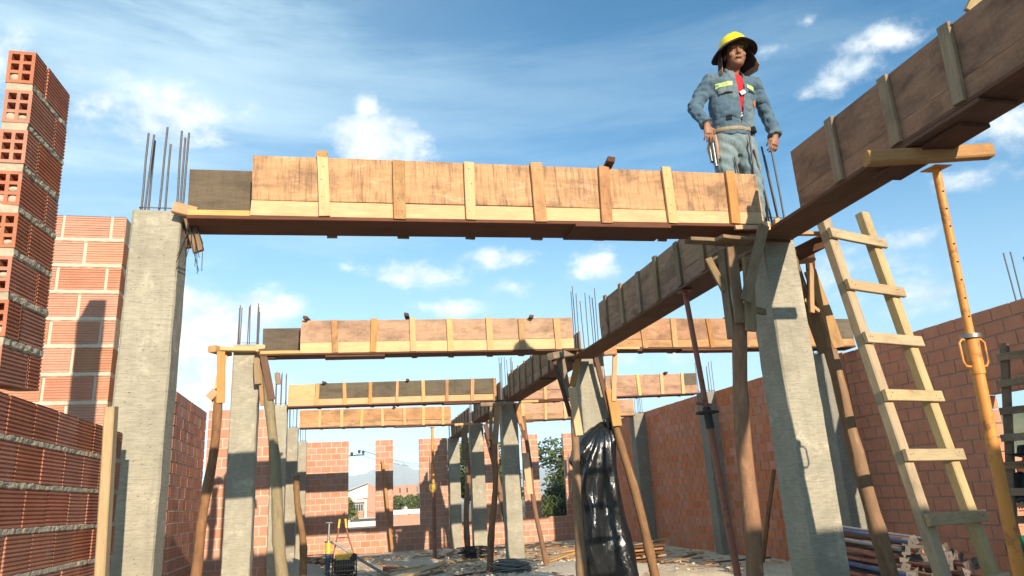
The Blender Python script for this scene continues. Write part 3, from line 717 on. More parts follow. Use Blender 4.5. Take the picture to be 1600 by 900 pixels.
timber_prop('reddish timber prop banded by the ladder shadow, right of the near centre column', (4.17, 5.16, -.05), (3.86, 5.12, 2.72), .064, .05, [
    ('cheek_board', (3.955, 5.07, 2.33), (3.825, 5.07, 2.99), .10, .032, (-.2, -1, 0), 'pine_used'),
    ('cheek_board', (3.87, 5.14, 2.30), (3.72, 5.14, 3.12), .10, .03, (-1, -.25, 0), Lr),
    ('brace_board', (3.77, 4.98, 3.02), (3.70, 4.98, 2.6), .04, .03, (0, -1, 0), 'pine_used'),
    ('brace_board', (3.68, 5.02, 2.72), (3.79, 5.0, 2.62), .03, .025, (0, -1, 0), 'pine_used'),
    ('brace_board', (3.955, 5.3, 2.78), (4.03, 5.3, 3.24), .08, .03, (0, -1, 0), 'lumber_red')], seed=1.9, wob=.05)
def collar():
    t = thing('column_collar', 'planks clamped round the head of the near centre column', 'collar', (3.49, 4.9, 3.15))
    plank('plank', (3.10, 4.925, 3.243), (4.02, 4.90, 3.262), .05, .026, (0, 0, 1), M['pine_used'], t)
    plank('plank', (3.64, 5.20, 3.10), (3.98, 4.95, 3.25), .12, .03, (0, -1, -.2), M['lumber_red'], t)
    plank('plank', (3.66, 5.16, 3.09), (3.93, 5.16, 3.115), .09, .03, (0, 0, 1), M['pine_used'], t)
    plank('plank', (3.315, 4.90, 3.20), (3.315, 5.35, 3.20), .09, .03, (-1, 0, 0), M[Lr], t)
    plank('block', (3.235, 4.72, 3.24), (3.235, 4.80, 3.24), .07, .07, (0, 0, 1), M['pine'], t, 2)
    plank('block', (3.34, 4.73, 3.22), (3.34, 4.73, 3.30), .05, .05, (0, -1, 0), M['pine'], t, 2)
    plank('plank', (2.98, 4.755, 3.225), (3.22, 4.75, 3.235), .035, .03, (0, -1, 0), M['pine'], t, 2)
collar()
def left_cleat():
    t = thing('column_cleat', 'short dark cleat hanging at the head of the near left column with loose tie wires', 'cleat', (-1.02, 4.93, 2.95))
    plank('cleat_board', (-1.035, 4.93, 3.27), (-.945, 4.93, 2.985), .07, .035, (-.2, -1, 0), M[Lr], t, 3)
    plank('cleat_block', (-1.12, 4.90, 3.285), (-.97, 4.90, 3.25), .075, .05, (0, -1, 0), M['pine_used'], t, 2)
    plank('cleat_board', (-1.06, 5.06, 3.25), (-1.02, 5.04, 3.05), .06, .03, (0, -1, 0), M['lumber_red'], t, 2)
    for i in range(9):
        a = Vector((-1.0 + U(-.03, .02), 4.9, 3.2)); e = Vector((-.99 + U(-.11, .14), 4.88 + U(-.04, .04), 2.9 + U(-.08, .06)))
        rod('tie_wire', [a, a.lerp(e, .5) + Vector((U(-.03, .03), U(-.02, .02), .02)), e], .0025, M['wire'], t, 5)
left_cleat()
def t_heads(cx, cz, y, s=1.): pass
timber_prop('crooked timber prop left of the second left column', (-1.71, 9.86, .1), (-1.555, 9.98, 2.85), .066, .05, [
    ('cheek_board', (-1.515, 9.93, 2.66), (-1.54, 9.93, 3.33), .10, .03, (0, -1, 0), 'pine_used'),
    ('cheek_board', (-1.60, 10.02, 2.62), (-1.52, 10.02, 3.3), .08, .03, (0, -1, 0), 'pine'),
    ('block', (-1.66, 9.95, 2.72), (-1.58, 9.95, 2.82), .10, .06, (0, -1, 0), 'pine_used'),
    ('head_board', (-1.66, 9.92, 3.37), (-1.50, 10.25, 3.37), .12, .09, (0, 0, 1), 'pine_used')], seed=3.3, wob=.10)
timber_prop('bare greenish timber prop right of the second left column', (-.585, 9.86, .1), (-.985, 9.98, 3.1), .075, .055, [
    ('cheek_board', (-.885, 9.90, 2.68), (-1.03, 9.90, 3.36), .09, .03, (0, -1, 0), 'lumber_red'),
    ('cheek_board', (-1.00, 10.0, 2.62), (-1.06, 10.0, 3.2), .06, .03, (0, -1, 0), 'pine_used'),
    ('cheek_board', (-1.07, 9.96, 2.9), (-1.10, 9.96, 3.25), .08, .03, (0, -1, 0), Lr),
    ('block', (-.82, 10.0, 2.9), (-.83, 10.0, 3.05), .07, .05, (0, -1, 0), Lr)], m='bark_green', seed=5.2, wob=.10)
def left_collar():
    t = thing('column_collar', 'pale plank clamped across the head of the second left column', 'collar', (-1.25, 10.0, 3.34))
    plank('plank', (-1.60, 10.04, 3.385), (-1.00, 10.04, 3.375), .13, .055, (0, 0, 1), M['pine'], t)
    plank('block', (-1.055, 9.90, 3.37), (-1.055, 10.1, 3.37), .12, .09, (0, 0, 1), M['pine'], t, 2)
left_collar()
timber_prop('timber prop with a pale cheek board left of the plastic-wrapped column', (3.10, 9.78, -.05), (3.205, 9.86, 2.4), .068, .05, [
    ('cheek_board', (3.235, 9.78, 2.08), (3.185, 9.78, 2.75), .11, .035, (0, -1, 0), 'pine'),
    ('cheek_board', (3.155, 9.86, 2.35), (2.965, 9.86, 3.2), .06, .03, (0, -1, 0), 'lumber_red'),
    ('cheek_board', (3.16, 9.95, 2.62), (3.10, 9.95, 3.28), .11, .03, (0, -1, 0), Lr),
    ('brace_board', (3.24, 9.92, 2.78), (3.38, 9.90, 3.28), .09, .03, (0, -1, 0), 'pine_used'),
    ('head_board', (2.90, 9.78, 3.20), (3.36, 10.1, 3.32), .12, .10, (0, 0, 1), Lr)], seed=6.1, wob=.07)
timber_prop('slanting timber prop right of the plastic-wrapped column', (4.20, 9.82, -.05), (3.80, 9.95, 2.55), .068, .052, [
    ('cheek_board', (3.84, 9.86, 2.2), (3.79, 9.86, 2.72), .14, .035, (0, -1, 0), 'pine_used'),
    ('cheek_board', (3.80, 9.92, 2.25), (3.63, 9.92, 3.2), .07, .04, (0, -1, 0), 'lumber_red'),
    ('cheek_board', (3.82, 9.84, 2.55), (3.90, 9.84, 3.24), .07, .03, (0, -1, 0), 'pine_used'),
    ('head_board', (3.70, 9.80, 3.27), (3.90, 9.8, 3.29), .14, .10, (0, -1, 0), 'pine_used'),
    ('head_board', (3.85, 9.86, 3.32), (4.28, 9.86, 3.325), .12, .03, (0, 0, 1), 'pine')], seed=7.7, wob=.08)
timber_prop('long timber prop crossing left of the third centre column', (2.80, 14.5, -.05), (3.08, 14.55, 2.7), .068, .05, [
    ('cheek_board', (3.02, 14.5, 2.35), (3.10, 14.5, 3.18), .12, .03, (0, -1, 0), 'pine_used'),
    ('cheek_board', (2.93, 14.5, 2.45), (2.98, 14.5, 3.18), .07, .03, (0, -1, 0), Lr),
    ('head_board', (2.75, 14.5, 3.14), (3.25, 14.5, 3.16), .08, .08, (0, -1, 0), Lr)], seed=8.8, wob=.12)
timber_prop('thin timber prop right of the third centre column', (3.90, 14.4, -.05), (3.66, 14.55, 2.9), .05, .04, [
    ('cheek_board', (3.66, 14.46, 1.35), (3.63, 14.46, 2.15), .13, .035, (0, -1, 0), 'pine'),
    ('cheek_board', (3.60, 14.5, 2.6), (3.52, 14.5, 3.16), .10, .03, (0, -1, 0), 'pine_used'),
    ('cheek_board', (3.62, 14.5, 2.45), (3.46, 14.5, 3.14), .06, .03, (0, -1, 0), 'lumber_red'),
    ('head_board', (3.55, 14.46, 3.17), (3.95, 14.46, 3.18), .10, .05, (0, 0, 1), 'pine')], seed=9.9, wob=.10)
timber_prop('dark timber prop left of the fourth centre column', (3.05, 18.4, -.05), (3.07, 18.5, 2.9), .075, .06, [
    ('cheek_board', (3.04, 18.38, 2.3), (3.05, 18.38, 3.15), .16, .04, (0, -1, 0), Lr),
    ('head_board', (2.8, 18.4, 3.15), (3.3, 18.4, 3.16), .10, .06, (0, 0, 1), 'pine')], seed=11.2, wob=.10)
timber_prop('slanting timber prop right of the fourth centre column', (4.12, 18.2, -.05), (3.62, 18.5, 2.95), .075, .06, [
    ('cheek_board', (3.75, 18.4, 2.5), (3.60, 18.4, 3.15), .12, .04, (0, -1, 0), 'lumber_red')], seed=12.5, wob=.12)
timber_prop('split timber prop leaning right of the third left column', (-.62, 14.4, -.05), (-.80, 14.5, 1.9), .07, .05, [], seed=13.1, wob=.14)
def stick(label, p0, p1, r, m='bark', wob=.02, seed=0., sq=False):
    t = log('leaning_stick', p0, p1, r, r * .8, M[m], None, wob, seed) if not sq else plank('leaning_stick', p0, p1, r * 2.4, r * 2, (0, -1, 0), M[m])
    return tag(t, label, 'stick')
stick('thin sunlit batten leaning against the pillar between the two left window gaps', (1.50, 22.55, .05), (1.24, 22.78, 2.58), .035, 'pine_used', sq=True)
stick('dark stick leaning against the red wall between two right columns', (7.45, 12.6, -.05), (7.90, 12.5, 1.55), .045, 'bark', seed=2.)
tag(plank('upright_board', (-1.165, 4.42, .1), (-1.185, 4.22, 1.86), .05, .085, (0, -1, 0), M['ladder']), 'pale squared timber standing upright against the low foreground wall', 'timber')

# ------------------------------------------------------------------ ladders
def ladder(label, base, D, u, L, n, w=.085, th=.045, top_ext=(.10, .14), m='ladder', down=2):
    """base: left rail point of the top rung, D: step per rung (down), u: unit vector along the rungs"""
    P0 = Vector(base); D = Vector(D); u = Vector(u).normalized(); nrm = u.cross(D).normalized()
    if nrm.y > 0: nrm = -nrm
    bot = P0 + D * (n - 1 + down); t = thing('wooden_ladder', label, 'ladder', tuple(bot))
    s = D.normalized()
    for k_, off in ((0, .06), (1, L - .06)):
        plank('rail', P0 + u * off - s * top_ext[k_] - nrm * th / 2, P0 + u * off + D * (n - 1 + down) - nrm * th / 2, w, th * 1.6, nrm, M[m], t)
    for i in range(n + down):
        a = P0 + D * i + nrm * .035; plank('rung', a - u * .0 + s * U(-.01, .01), a + u * (L + .02) + s * U(-.01, .01), .085, .03, nrm, M[m], t, seg=3)
    nb = MB()
    for i in range(n + down):
        for off in (.045, .075, L - .075, L - .045):
            p = P0 + D * i + nrm * .0505 + u * off + s * U(-.02, .02); nb.tube([p - nrm * .004, p + nrm * .0015], .004, 6)
    tag(obj('nail_heads', nb, M['wire'], t), kind='stuff')
    return t
C0 = Vector((0, 0, 1.285)); kk = 1.5
lp = C0 + (Vector((2.529, 3.172, 2.555)) - C0) * kk
ladder('tall pale wooden ladder leaning beside the near centre column', lp, Vector((.02, -.033, -.294)) * kk, (cos(.266), sin(.266), 0), .45 * kk, 6, w=.10, th=.05, top_ext=(.34, .30), down=2)
ladder('grey wooden ladder in shade at the right edge by the doorway', (7.66, 7.02, 2.60), (-.0, .07, -.31), (.35, -.94, 0), .62, 7, w=.085, top_ext=(.16, .16), m='lumber', down=1)

# ------------------------------------------------------------------ steel props
def steel_prop(label, base, top, zc, m_out, m_in, r_o=.030, r_i=.024, handle='stirrup', holes=True, cm_='orange', group=None, hang=(1, 0, 0)):
    base = Vector(base); top = Vector(top); d = (top - base).normalized(); L = (top - base).length
    cpt = base + d * ((zc - base.z) / d.z)
    t = thing('steel_prop', label, 'prop', tuple(base), 0, group)
    rod('outer_tube', [base, base.lerp(cpt, .5), cpt - d * .02], r_o, M[m_out], t, 14)
    rod('inner_tube', [cpt - d * .05, top.lerp(cpt, .5), top], r_i, M[m_in], t, 14)
    rod('collar', [cpt - d * .22, cpt - d * .02], r_o * 1.18, M[cm_], t, 14)
    b = MB(); Rm, _, _ = frame(top - d * .008, top, (0, 1, 0)); 
    T = Matrix.Translation(top) @ Rm; b.box((-.006, -.06, -.06), (0, .06, .06)); link('head_plate', b.mesh('head_plate', M[m_in]), t, T)
    b = MB(); b.box((-.0, -.07, -.07), (.008, .07, .07)); link('base_plate', b.mesh('base_plate', M[m_out]), t, Matrix.Translation(base) @ Rm)
    side = Vector(hang)
    if handle == 'stirrup':
        b = MB(); c = cpt - d * .10; s = side
        def loop(s, l): 
            return [c + d * .075 + s * r_o * .6, c + d * .08 + s * (l * .75), c + d * .06 + s * l, c - d * .05 + s * (l * .98), c - d * .075 + s * (l * .82), c - d * .08 + s * r_o]
        b.tube(loop(s, .088), .007, 8); b.tube(loop(-s, .088), .007, 8)
        obj('handle', b, M[cm_], t)
        b = MB(); b.tube([cpt - d * .012, cpt + d * .012], r_o * 1.65, 16); obj('nut_ring', b, M['zinc'], t)
    else:
        b = MB(); n = 20; f = Vector((0, 1, 0)); s = side
        b.tube([cpt - d * .07 + s * .10 * cos(2 * pi * i / n) + f * .10 * sin(2 * pi * i / n) for i in range(n + 1)], .011, 7); b.tube([cpt - d * .07 - s * .10, cpt - d * .07 + s * .10], .009, 6)
        obj('handle_ring', b, M['wire'], t)
        rod('lock_pin', [cpt + d * .02 - s * .10, cpt + d * .0 + s * .05], .014, M['redpaint'], t)
    if holes:
        b = MB(); L2 = (top - cpt).length; n = int(L2 / .11); q = Vector((-.22, -1, 0)).normalized()
        for i in range(1, n):
            p = cpt + d * .11 * i; b.tube([p + q * (r_i - .004), p + q * (r_i + .0008)], .0062, 8)
        obj('pin_holes', b, M['black'], t)
    return t
steel_prop('bright orange steel prop with a stirrup handle at the right, under the near girder', (3.665, 3.58, -.05), (3.525, 3.345, 3.09), 2.055, 'orange', 'orange', r_o=.0335, r_i=.0245)
steel_prop('rusty red steel prop with a ring handle under the second girder', (3.45, 6.2, -.05), (3.262, 6.24, 3.145), 2.03, 'rust', 'rust', r_o=.033, r_i=.026, handle='ring', holes=False, cm_='wire')
steel_prop('slim orange prop standing before the back wall', (2.24, 18.45, -.05), (2.245, 18.5, 3.12), 1.75, 'rust', 'orange', r_o=.045, r_i=.035, holes=False, cm_='yellowpaint')
steel_prop('slim grey prop behind the third centre column', (3.98, 17.0, -.05), (3.93, 17.0, 3.18), 1.9, 'rust', 'steelgrey', r_o=.03, r_i=.03, holes=False, cm_='rust', handle='ring')

# ------------------------------------------------------------------ black plastic sheet round the second centre column
def plastic():
    m, k, b_ = mat('black_polythene'); b_.inputs['Base Color'].default_value = (.010, .011, .012, 1); b_.inputs['Roughness'].default_value = .2; b_.inputs['Specular IOR Level'].default_value = .7
    v, rnd, ob = objvec(k); cr_ = k.noise(k.mapping(v, (1, 1, .30)), 5., 3, .5, 1.2); cr2 = k.noise(k.mapping(v, (2.5, 2.5, 1)), 16., 4, .6, 1.2)
    k.l.new(k.rng(cr2, .3, .7, .12, .28), b_.inputs['Roughness'])
    bump(k, b_, k.math('ADD', cr_, k.math('MULTIPLY', cr2, .22)), .55, .03)
    B = MB(); nu, nv = 150, 120; vs = []; fs = []
    for j in range(nv + 1):
        f = j / nv; z = 2.28 * (1 - f) + .0 * f                                   # top to bottom
        # left and right outlines of the bundle
        tt = bnd((2.28 - z) / .46, 0, 1); slope = tt * (2 - tt)
        xl = 3.70 * (1 - slope) + 3.29 * slope - .06 * bnd((2.0 - z) / 2, 0, 1)
        xr = 3.83 + .02 * slope + bnd((1.15 - z) / 1.15, 0, 1) ** 1.2 * .24 - .05 * bnd((2.0 - z) * 2, 0, 1) * bnd(z - .9, 0, 1)
        cx = (xl + xr) / 2; rx = (xr - xl) / 2; ry = .26 * slope + .03; cy = 10.18 - .10 * (1 - slope)
        for i in range(nu):
            a = 2 * pi * i / nu; c, s = cos(a), sin(a)
            q = 2.9; ex = abs(c) ** (2 / q) * (1 if c > 0 else -1); ey = abs(s) ** (2 / q) * (1 if s > 0 else -1)
            # pleats fan out from the gathered knot at the top right
            gx = (cx + rx * ex - 3.74) / (2.36 - z + .10)
            pl = sin(gx * 15 + 2.2 * noise.noise((gx * 3, z * .8, 1))) * .5 + .5 * sin(gx * 31 + z * 1.2)
            fold = (.022 + .045 * min(1, f * 2.5)) * pl * (.45 + .65 * abs(noise.noise((a * 1.3, z * 1.2, 5)) * 2))
            crease = .05 * noise.noise((a * 1.1, z * 1.3, 2.)) + .035 * (.5 - abs(noise.noise((a * 2.6 + z, z * 1.6, 9.)))) + .014 * (.5 - abs(noise.noise((a * 6 + z * 2, z * 2.4, 4.))))
            r_ = 1 + (fold + crease) / max(.15, rx)
            vs.append((cx + rx * ex * r_, cy + ry * ey * (1 + (fold + crease) * 2.6), z + .02 * noise.noise((a * 2, z * 2, 7))))
    for j in range(nv):
        for i in range(nu): k_ = (i + 1) % nu; fs.append((j * nu + i, (j + 1) * nu + i, (j + 1) * nu + k_, j * nu + k_))
    B.add(vs, fs, 0, True)
    t = thing('plastic_sheet', 'crumpled shiny black plastic sheet wrapped round the second centre column', 'plastic sheet', (3.6, 10.1, 0))
    obj('sheet', B, m, t, Wm=Matrix.Identity(4))
    b = MB()                                                                        # gathered topknot
    for i in range(16):
        a = 2 * pi * i / 16; p = Vector((3.76, 9.98, 2.20))
        e = p + Vector((cos(a) * U(.03, .10), sin(a) * .05, U(.05, .14)))
        b.tube([p, p.lerp(e, .5) + Vector((0, 0, .03)), e], [.03, .022, .008], 6)
    obj('topknot', b, m, t)
plastic()

# ------------------------------------------------------------------ people
def remesh(mb, voxel, smooth_it=2, name='tmp'):
    me = mb.mesh(name, []) if False else bpy.data.meshes.new(name)
    me.from_pydata(mb.v, [], mb.f); me.update()
    o = bpy.data.objects.new(name, me); COL.objects.link(o)
    r = o.modifiers.new('r', 'REMESH'); r.mode = 'VOXEL'; r.voxel_size = voxel; r.adaptivity = 0
    s = o.modifiers.new('s', 'SMOOTH'); s.factor = .5; s.iterations = smooth_it
    dg = bpy.context.evaluated_depsgraph_get(); dg.update()
    out = bpy.data.meshes.new_from_object(o.evaluated_get(dg)); bpy.data.objects.remove(o)
    return out
def cloth(name, c1, c2, sc=7., fine=70., worn=(.4, .42, .42), wa=.5):
    m, k, b = mat(name); v, rnd, ob = objvec(k)
    n = k.noise(v, sc, 6, .65, .4); f = k.noise(v, fine, 3, .6)
    col = k.mix(k.rng(n, .3, .7), (*c1, 1), (*c2, 1)); col = k.mix(k.math('MULTIPLY', k.rng(k.noise(v, sc * .6, 5, .6), .5, .7), wa), col, (*worn, 1))
    k.l.new(col, b.inputs['Base Color']); b.inputs['Roughness'].default_value = .95; b.inputs['Specular IOR Level'].default_value = .1
    b.inputs['Sheen Weight'].default_value = .1
    bump(k, b, k.math('ADD', k.math('MULTIPLY', n, 1.), k.math('MULTIPLY', f, .25)), .8, .012); return m
M['skin'] = plain('tanned_skin', (.30, .135, .075), .55, n=.3, sc=12.)
M['denim'] = cloth('faded_denim_shirt', (.105, .165, .21), (.06, .10, .14), worn=(.25, .27, .25), wa=.7)
M['jeans'] = cloth('pale_worn_jeans', (.20, .255, .265), (.13, .18, .20), worn=(.33, .34, .29), wa=.7)
M['red'] = cloth('red_tshirt', (.50, .035, .04), (.38, .02, .03), wa=.0)
M['whitecloth'] = plain('white_print', (.7, .66, .62), .9)
M['hivis'] = plain('lime_reflective_tape', (.55, .75, .12), .5); M['silver'] = plain('grey_reflective_tape', (.42, .44, .36), .4)
M['maroon'] = cloth('dark_maroon_cloth', (.05, .022, .025), (.035, .015, .02), wa=.0)
M['tan'] = cloth('tan_cloth', (.45, .28, .18), (.36, .22, .14), wa=.0)
M['helmet'] = plain('yellow_helmet_plastic', (.80, .62, .012), .35, n=.05)
M['hair'] = plain('black_hair', (.012, .010, .009), .7)
M['leather'] = plain('tool_belt_leather', (.33, .25, .16), .8, n=.4)
M['darkcloth'] = cloth('black_work_cloth', (.018, .02, .022), (.012, .013, .015), wa=.0)
M['glove'] = cloth('grey_glove', (.16, .19, .21), (.11, .13, .15), wa=.2)
M['lip'] = plain('lips', (.22, .075, .055), .5); M['eye'] = plain('eye', (.35, .33, .30), .3); M['patch'] = plain('orange_badge', (.75, .20, .05), .7)
M['boot'] = plain('dusty_boot', (.10, .08, .06), .8)

def head_mesh(mb, Tm):
    """head centred at origin, face towards -y, z up; about 0.23 m tall"""
    def S(c, r, sc): 
        mb.sphere((0, 0, 0), 1., 20, 14, sc=tuple(r * q for q in sc)); n = 15 * 20
        mb.v[-n:] = [tuple(Tm @ (Vector(q) + Vector(c))) for q in mb.v[-n:]]
    S((0, .012, .025), .088, (.86, 1.08, 1.02)); S((0, -.012, -.045), .068, (.92, 1.0, 1.0)); S((0, -.045, -.085), .034, (1.05, .9, .8))
    S((0, -.088, -.022), .016, (.85, 1.1, .9)); S((0, -.084, .0), .011, (.8, 1, 2.0)); S((0, -.078, .028), .030, (1.7, .55, .4))
    S((-.012, -.083, -.026), .009, (1, 1, .8)); S((.012, -.083, -.026), .009, (1, 1, .8))
    S((0, -.072, -.055), .020, (1.15, .6, .35)); S((0, -.070, -.066), .018, (1.0, .6, .4))
    for s in (-1, 1): S((s * .040, -.052, -.022), .026, (1, .9, .9)); S((s * .076, .012, -.008), .020, (.35, .9, 1.45))
def hand(mb, wrist, d, palm_n, thumb_side, curl=.5, spread=1., L=.085):
    """wrist point, d towards the fingers, palm_n out of the palm, thumb_side unit vector"""
    d = Vector(d).normalized(); n = Vector(palm_n); n = (n - d * n.dot(d)).normalized(); s = Vector(thumb_side); s = (s - d * s.dot(d) - n * s.dot(n)).normalized()
    w = Vector(wrist)
    mb.tube([w - d * .02, w + d * .02, w + d * .055, w + d * L], [.026, .034, .041, .036], 12, ell=[.8, .55, .45, .42], up=s)
    for i, (o, l, r) in enumerate(((.030, .072, .0088), (.010, .080, .009), (-.010, .074, .0086), (-.029, .060, .0078))):
        p = w + d * (L - .008) + s * o; a = 0.; pts = [p - d * .01]; seg = (l * .45, l * .32, l * .28)
        q = p
        for j, sg in enumerate(seg):
            a += curl * (.7 + .12 * i) * (1 if j else .6); q = q + (d * cos(a) + n * sin(a) + s * (.10 * (1.5 - i) * spread)).normalized() * sg; pts.append(q)
        mb.tube(pts, [r * 1.1, r * 1.08, r, r * .82], 8)
    p = w + d * .030 + s * .032
    mb.tube([p - s * .01, p + (d * .6 + s * .7) * .032, p + (d * .6 + s * .7) * .030 + (d * .9 + n * .45 + s * .1) * .034, p + (d * .6 + s * .7) * .030 + (d * .85 + n * .6) * .058], [.014, .0125, .011, .008], 8)

def worker():
    f = Vector((-.05, -1, 0)).normalized(); r = Vector((-f.y, f.x, 0)); G = Vector((3.255, 5.06, 3.25))
    def P(a, b, z): return G + r * a + f * b + Vector((0, 0, z))
    t = thing('person', 'worker in a yellow helmet, denim shirt and jeans standing on the beam formwork beside rebars', 'person', G)
    sh = {-1: P(-.190, .13, 1.41), 1: P(.215, .13, 1.405)}; el = {-1: P(-.335, .07, 1.165), 1: P(.350, .05, 1.130)}
    wr = {-1: P(-.292, .17, .955), 1: P(.338, .14, .885)}
    hc = P(.022, .235, 1.598)
    Rh = Matrix((r * .985 + f * .17, -f * .985 + r * .17, Vector((0, 0, 1)))).transposed()        # head turned a little, chin up
    HS = Matrix.Scale(1.13, 4)
    Tm = Matrix.Translation(hc) @ Rh.to_4x4() @ Matrix.Rotation(radians(2), 4, 'X') @ HS
    B = MB(); head_mesh(B, Tm)
    B.tube([P(.01, .13, 1.42), P(.015, .165, 1.49), hc + Vector((0, .01, -.03))], [.068, .062, .060], 14)
    tor = [(0, .03, .88, .160, .72), (0, .04, .98, .158, .74), (.0, .07, 1.10, .160, .76), (.01, .10, 1.24, .176, .68), (.012, .12, 1.36, .175, .58), (.012, .13, 1.44, .10, .7)]
    def torso(mb, g, top=99):
        q = [x for x in tor if x[2] < top]
        mb.tube([P(a, b, z) for a, b, z, _, _ in q], [w + g for *_, w, e in q], 24, ell=[e if g == 0 else (w * e + g) / (w + g) for *_, w, e in q], up=r)
    torso(B, 0)
    for s in (-1, 1):
        B.sphere(sh[s] - r * s * .01, .050, 12, 10)
        B.tube([sh[s] - r * s * .05, sh[s] - r * s * .01, sh[s].lerp(el[s], .5), el[s]], [.045, .045, .044, .040], 12)
        B.tube([el[s], el[s].lerp(wr[s], .35), wr[s]], [.041, .042, .027], 12)
        hip = P(s * .095, .02, .90); kn = P(s * .115, .05, .49); an = P(s * .125, -.01, .09)
        B.tube([hip + Vector((0, 0, .05)), hip.lerp(kn, .35), kn, kn.lerp(an, .3), an], [.085, .082, .056, .055, .036], 14)
        B.tube([an + Vector((0, 0, .02)), an + f * .05 - Vector((0, 0, .045)), an + f * .19 - Vector((0, 0, .06))], [.04, .042, .03], 10)
    hand(B, wr[-1], P(-.285, .17, .83) - wr[-1], -f, r, curl=.35)                                  # resting on the hip by the tool belt
    hand(B, wr[1], P(.305, .14, .76) - wr[1], -f - r * .2, -r, curl=.62)              # closing on a rebar end
    body = link('body', remesh(B, .0045, 2), t, Matrix.Identity(4)); body.data.materials.append(M['skin'])
    for p in body.data.polygons: p.use_smooth = True
    for s in (-1, 1):
        b = MB(); b.sphere(Tm @ Vector((s * .030, -.064, .006)), .0105, 10, 8); obj('eye', b, M['eye'], t)
    b = MB(); b.sphere((0, 0, 0), 1, 14, 8, sc=(.026, .008, .006)); b.v = [tuple(Tm @ (Vector(q) + Vector((0, -.0835, -.060)))) for q in b.v]; obj('mouth', b, M['lip'], t)
    b = MB(); b.sphere((0, 0, 0), 1, 20, 12, sc=(.084, .096, .092)); b.v = [tuple(Tm @ (Vector(q) * 1.0 + Vector((0, .025, .032)))) for q in b.v]; obj('hair', b, M['hair'], t)
    # --- shirt under the jacket
    b = MB(); torso(b, .014); sm = link('tshirt', remesh(b, .008, 3), t, Matrix.Identity(4)); sm.data.materials.append(M['red'])
    for p in sm.data.polygons: p.use_smooth = True
    # --- jacket: torso and sleeves as one cloth, opened down the front
    J = MB(); torso2 = [(0, .035, .91, .186, .76), (0, .05, 1.0, .190, .78), (.0, .08, 1.12, .196, .78), (.01, .11, 1.27, .210, .70), (.012, .125, 1.39, .180, .62), (.012, .135, 1.445, .135, .68), (.012, .14, 1.475, .105, .8)]
    J.tube([P(a, b_, z) for a, b_, z, _, _ in torso2], [w for *_, w, e in torso2], 28, ell=[e for *_, e in torso2], up=r)
    for s in (-1, 1):
        J.sphere(sh[s] - Vector((0, 0, .012)) - r * s * .012, .066, 14, 10)
        mid = sh[s].lerp(el[s], .5); fm = el[s].lerp(wr[s], .45)
        J.tube([sh[s] - r * s * .07, sh[s], sh[s].lerp(el[s], .3), mid, sh[s].lerp(el[s], .75), el[s]], [.060, .068, .067, .067, .062, .064], 16)
        J.tube([el[s], el[s].lerp(wr[s], .2), fm, el[s].lerp(wr[s], .72)], [.064, .061, .060, .050], 16)
        c = el[s].lerp(wr[s], .74); e = el[s].lerp(wr[s], .98)                                     # rolled, flared cuff
        J.tube([c, c.lerp(e, .3), c.lerp(e, .8), e], [.051, .060, .064, .060], 16)
        q = wr[s]; J.tube([P(.012 + s * .02, .13, 1.47), P(.012 + s * .065, .18, 1.475), P(.012 + s * .075, .215, 1.41)], [.022, .020, .012], 8)
    me = remesh(J, .0065, 3); me.materials.append(M['denim'])
    bm = bmesh.new(); bm.from_mesh(me)
    for v in bm.verts:                                                                              # folds
        q = v.co - G; a = q.dot(r); bb = q.dot(f); z = q.z
        w = noise.fractal((a * 9, bb * 9 + z * 3, z * 7), 1., 2., 4) * .010 - .008 * bnd(1 - abs(noise.noise((a * 5 + z * 3, bb * 5, z * 6 - a * 4))) * 7, 0, 1) + .003 * sin(z * 75 + a * 30 + 6 * noise.noise((a * 6, z * 6, 0))) * (1 if abs(a) > .2 else .45)
        v.co += v.normal * w
    bm.normal_update(); kill = []
    for fc in bm.faces:
        q = fc.calc_center_median() - G; a = q.dot(r) - .028 - .012 * sin(q.z * 5); bb = q.dot(f); z = q.z
        half = .004 + .040 * bnd((z - .98) / .46, 0, 1)
        if bb > .10 and abs(a) < half and z > .97: kill.append(fc)
        elif (q - (wr[-1] - G)).length < .0: kill.append(fc)
    bmesh.ops.delete(bm, geom=kill, context='FACES'); bm.to_mesh(me); bm.free()
    jk = link('jacket', me, t, Matrix.Identity(4))
    for p in me.polygons: p.use_smooth = True
    def patch(name, mm_, fn, off=.004, parent=jk):
        bm = bmesh.new(); bm.from_mesh(me); bm.normal_update(); keep = []
        for fc in bm.faces:
            q = fc.calc_center_median() - G
            if not fn(q.dot(r), q.dot(f), q.z): keep.append(fc)
        bmesh.ops.delete(bm, geom=keep, context='FACES')
        for v in bm.verts: v.co += v.normal * off
        m2 = bpy.data.meshes.new(name); bm.to_mesh(m2); bm.free(); m2.materials.clear(); m2.materials.append(mm_)
        o = link(name, m2, parent, Matrix.Identity(4)); return o
    patch('reflective_tape', M['hivis'], lambda a, b_, z: b_ > .12 and -.165 < a < -.045 and 1.328 < z < 1.340)
    patch('reflective_tape', M['silver'], lambda a, b_, z: b_ > .12 and -.165 < a < -.045 and 1.313 < z < 1.328)
    patch('reflective_tape', M['hivis'], lambda a, b_, z: b_ > .12 and -.165 < a < -.045 and 1.300 < z < 1.313)
    patch('reflective_tape', M['hivis'], lambda a, b_, z: b_ > .12 and .085 < a < .185 and 1.310 < z < 1.321)
    patch('reflective_tape', M['silver'], lambda a, b_, z: b_ > .12 and .085 < a < .185 and 1.297 < z < 1.310)
    patch('reflective_tape', M['hivis'], lambda a, b_, z: b_ > .12 and .085 < a < .185 and 1.286 < z < 1.297)
    patch('pocket_flap', M['denim'], lambda a, b_, z: b_ > .1 and -.155 < a < -.05 and 1.245 - .15 * abs(a + .1) < z < 1.282, .008)
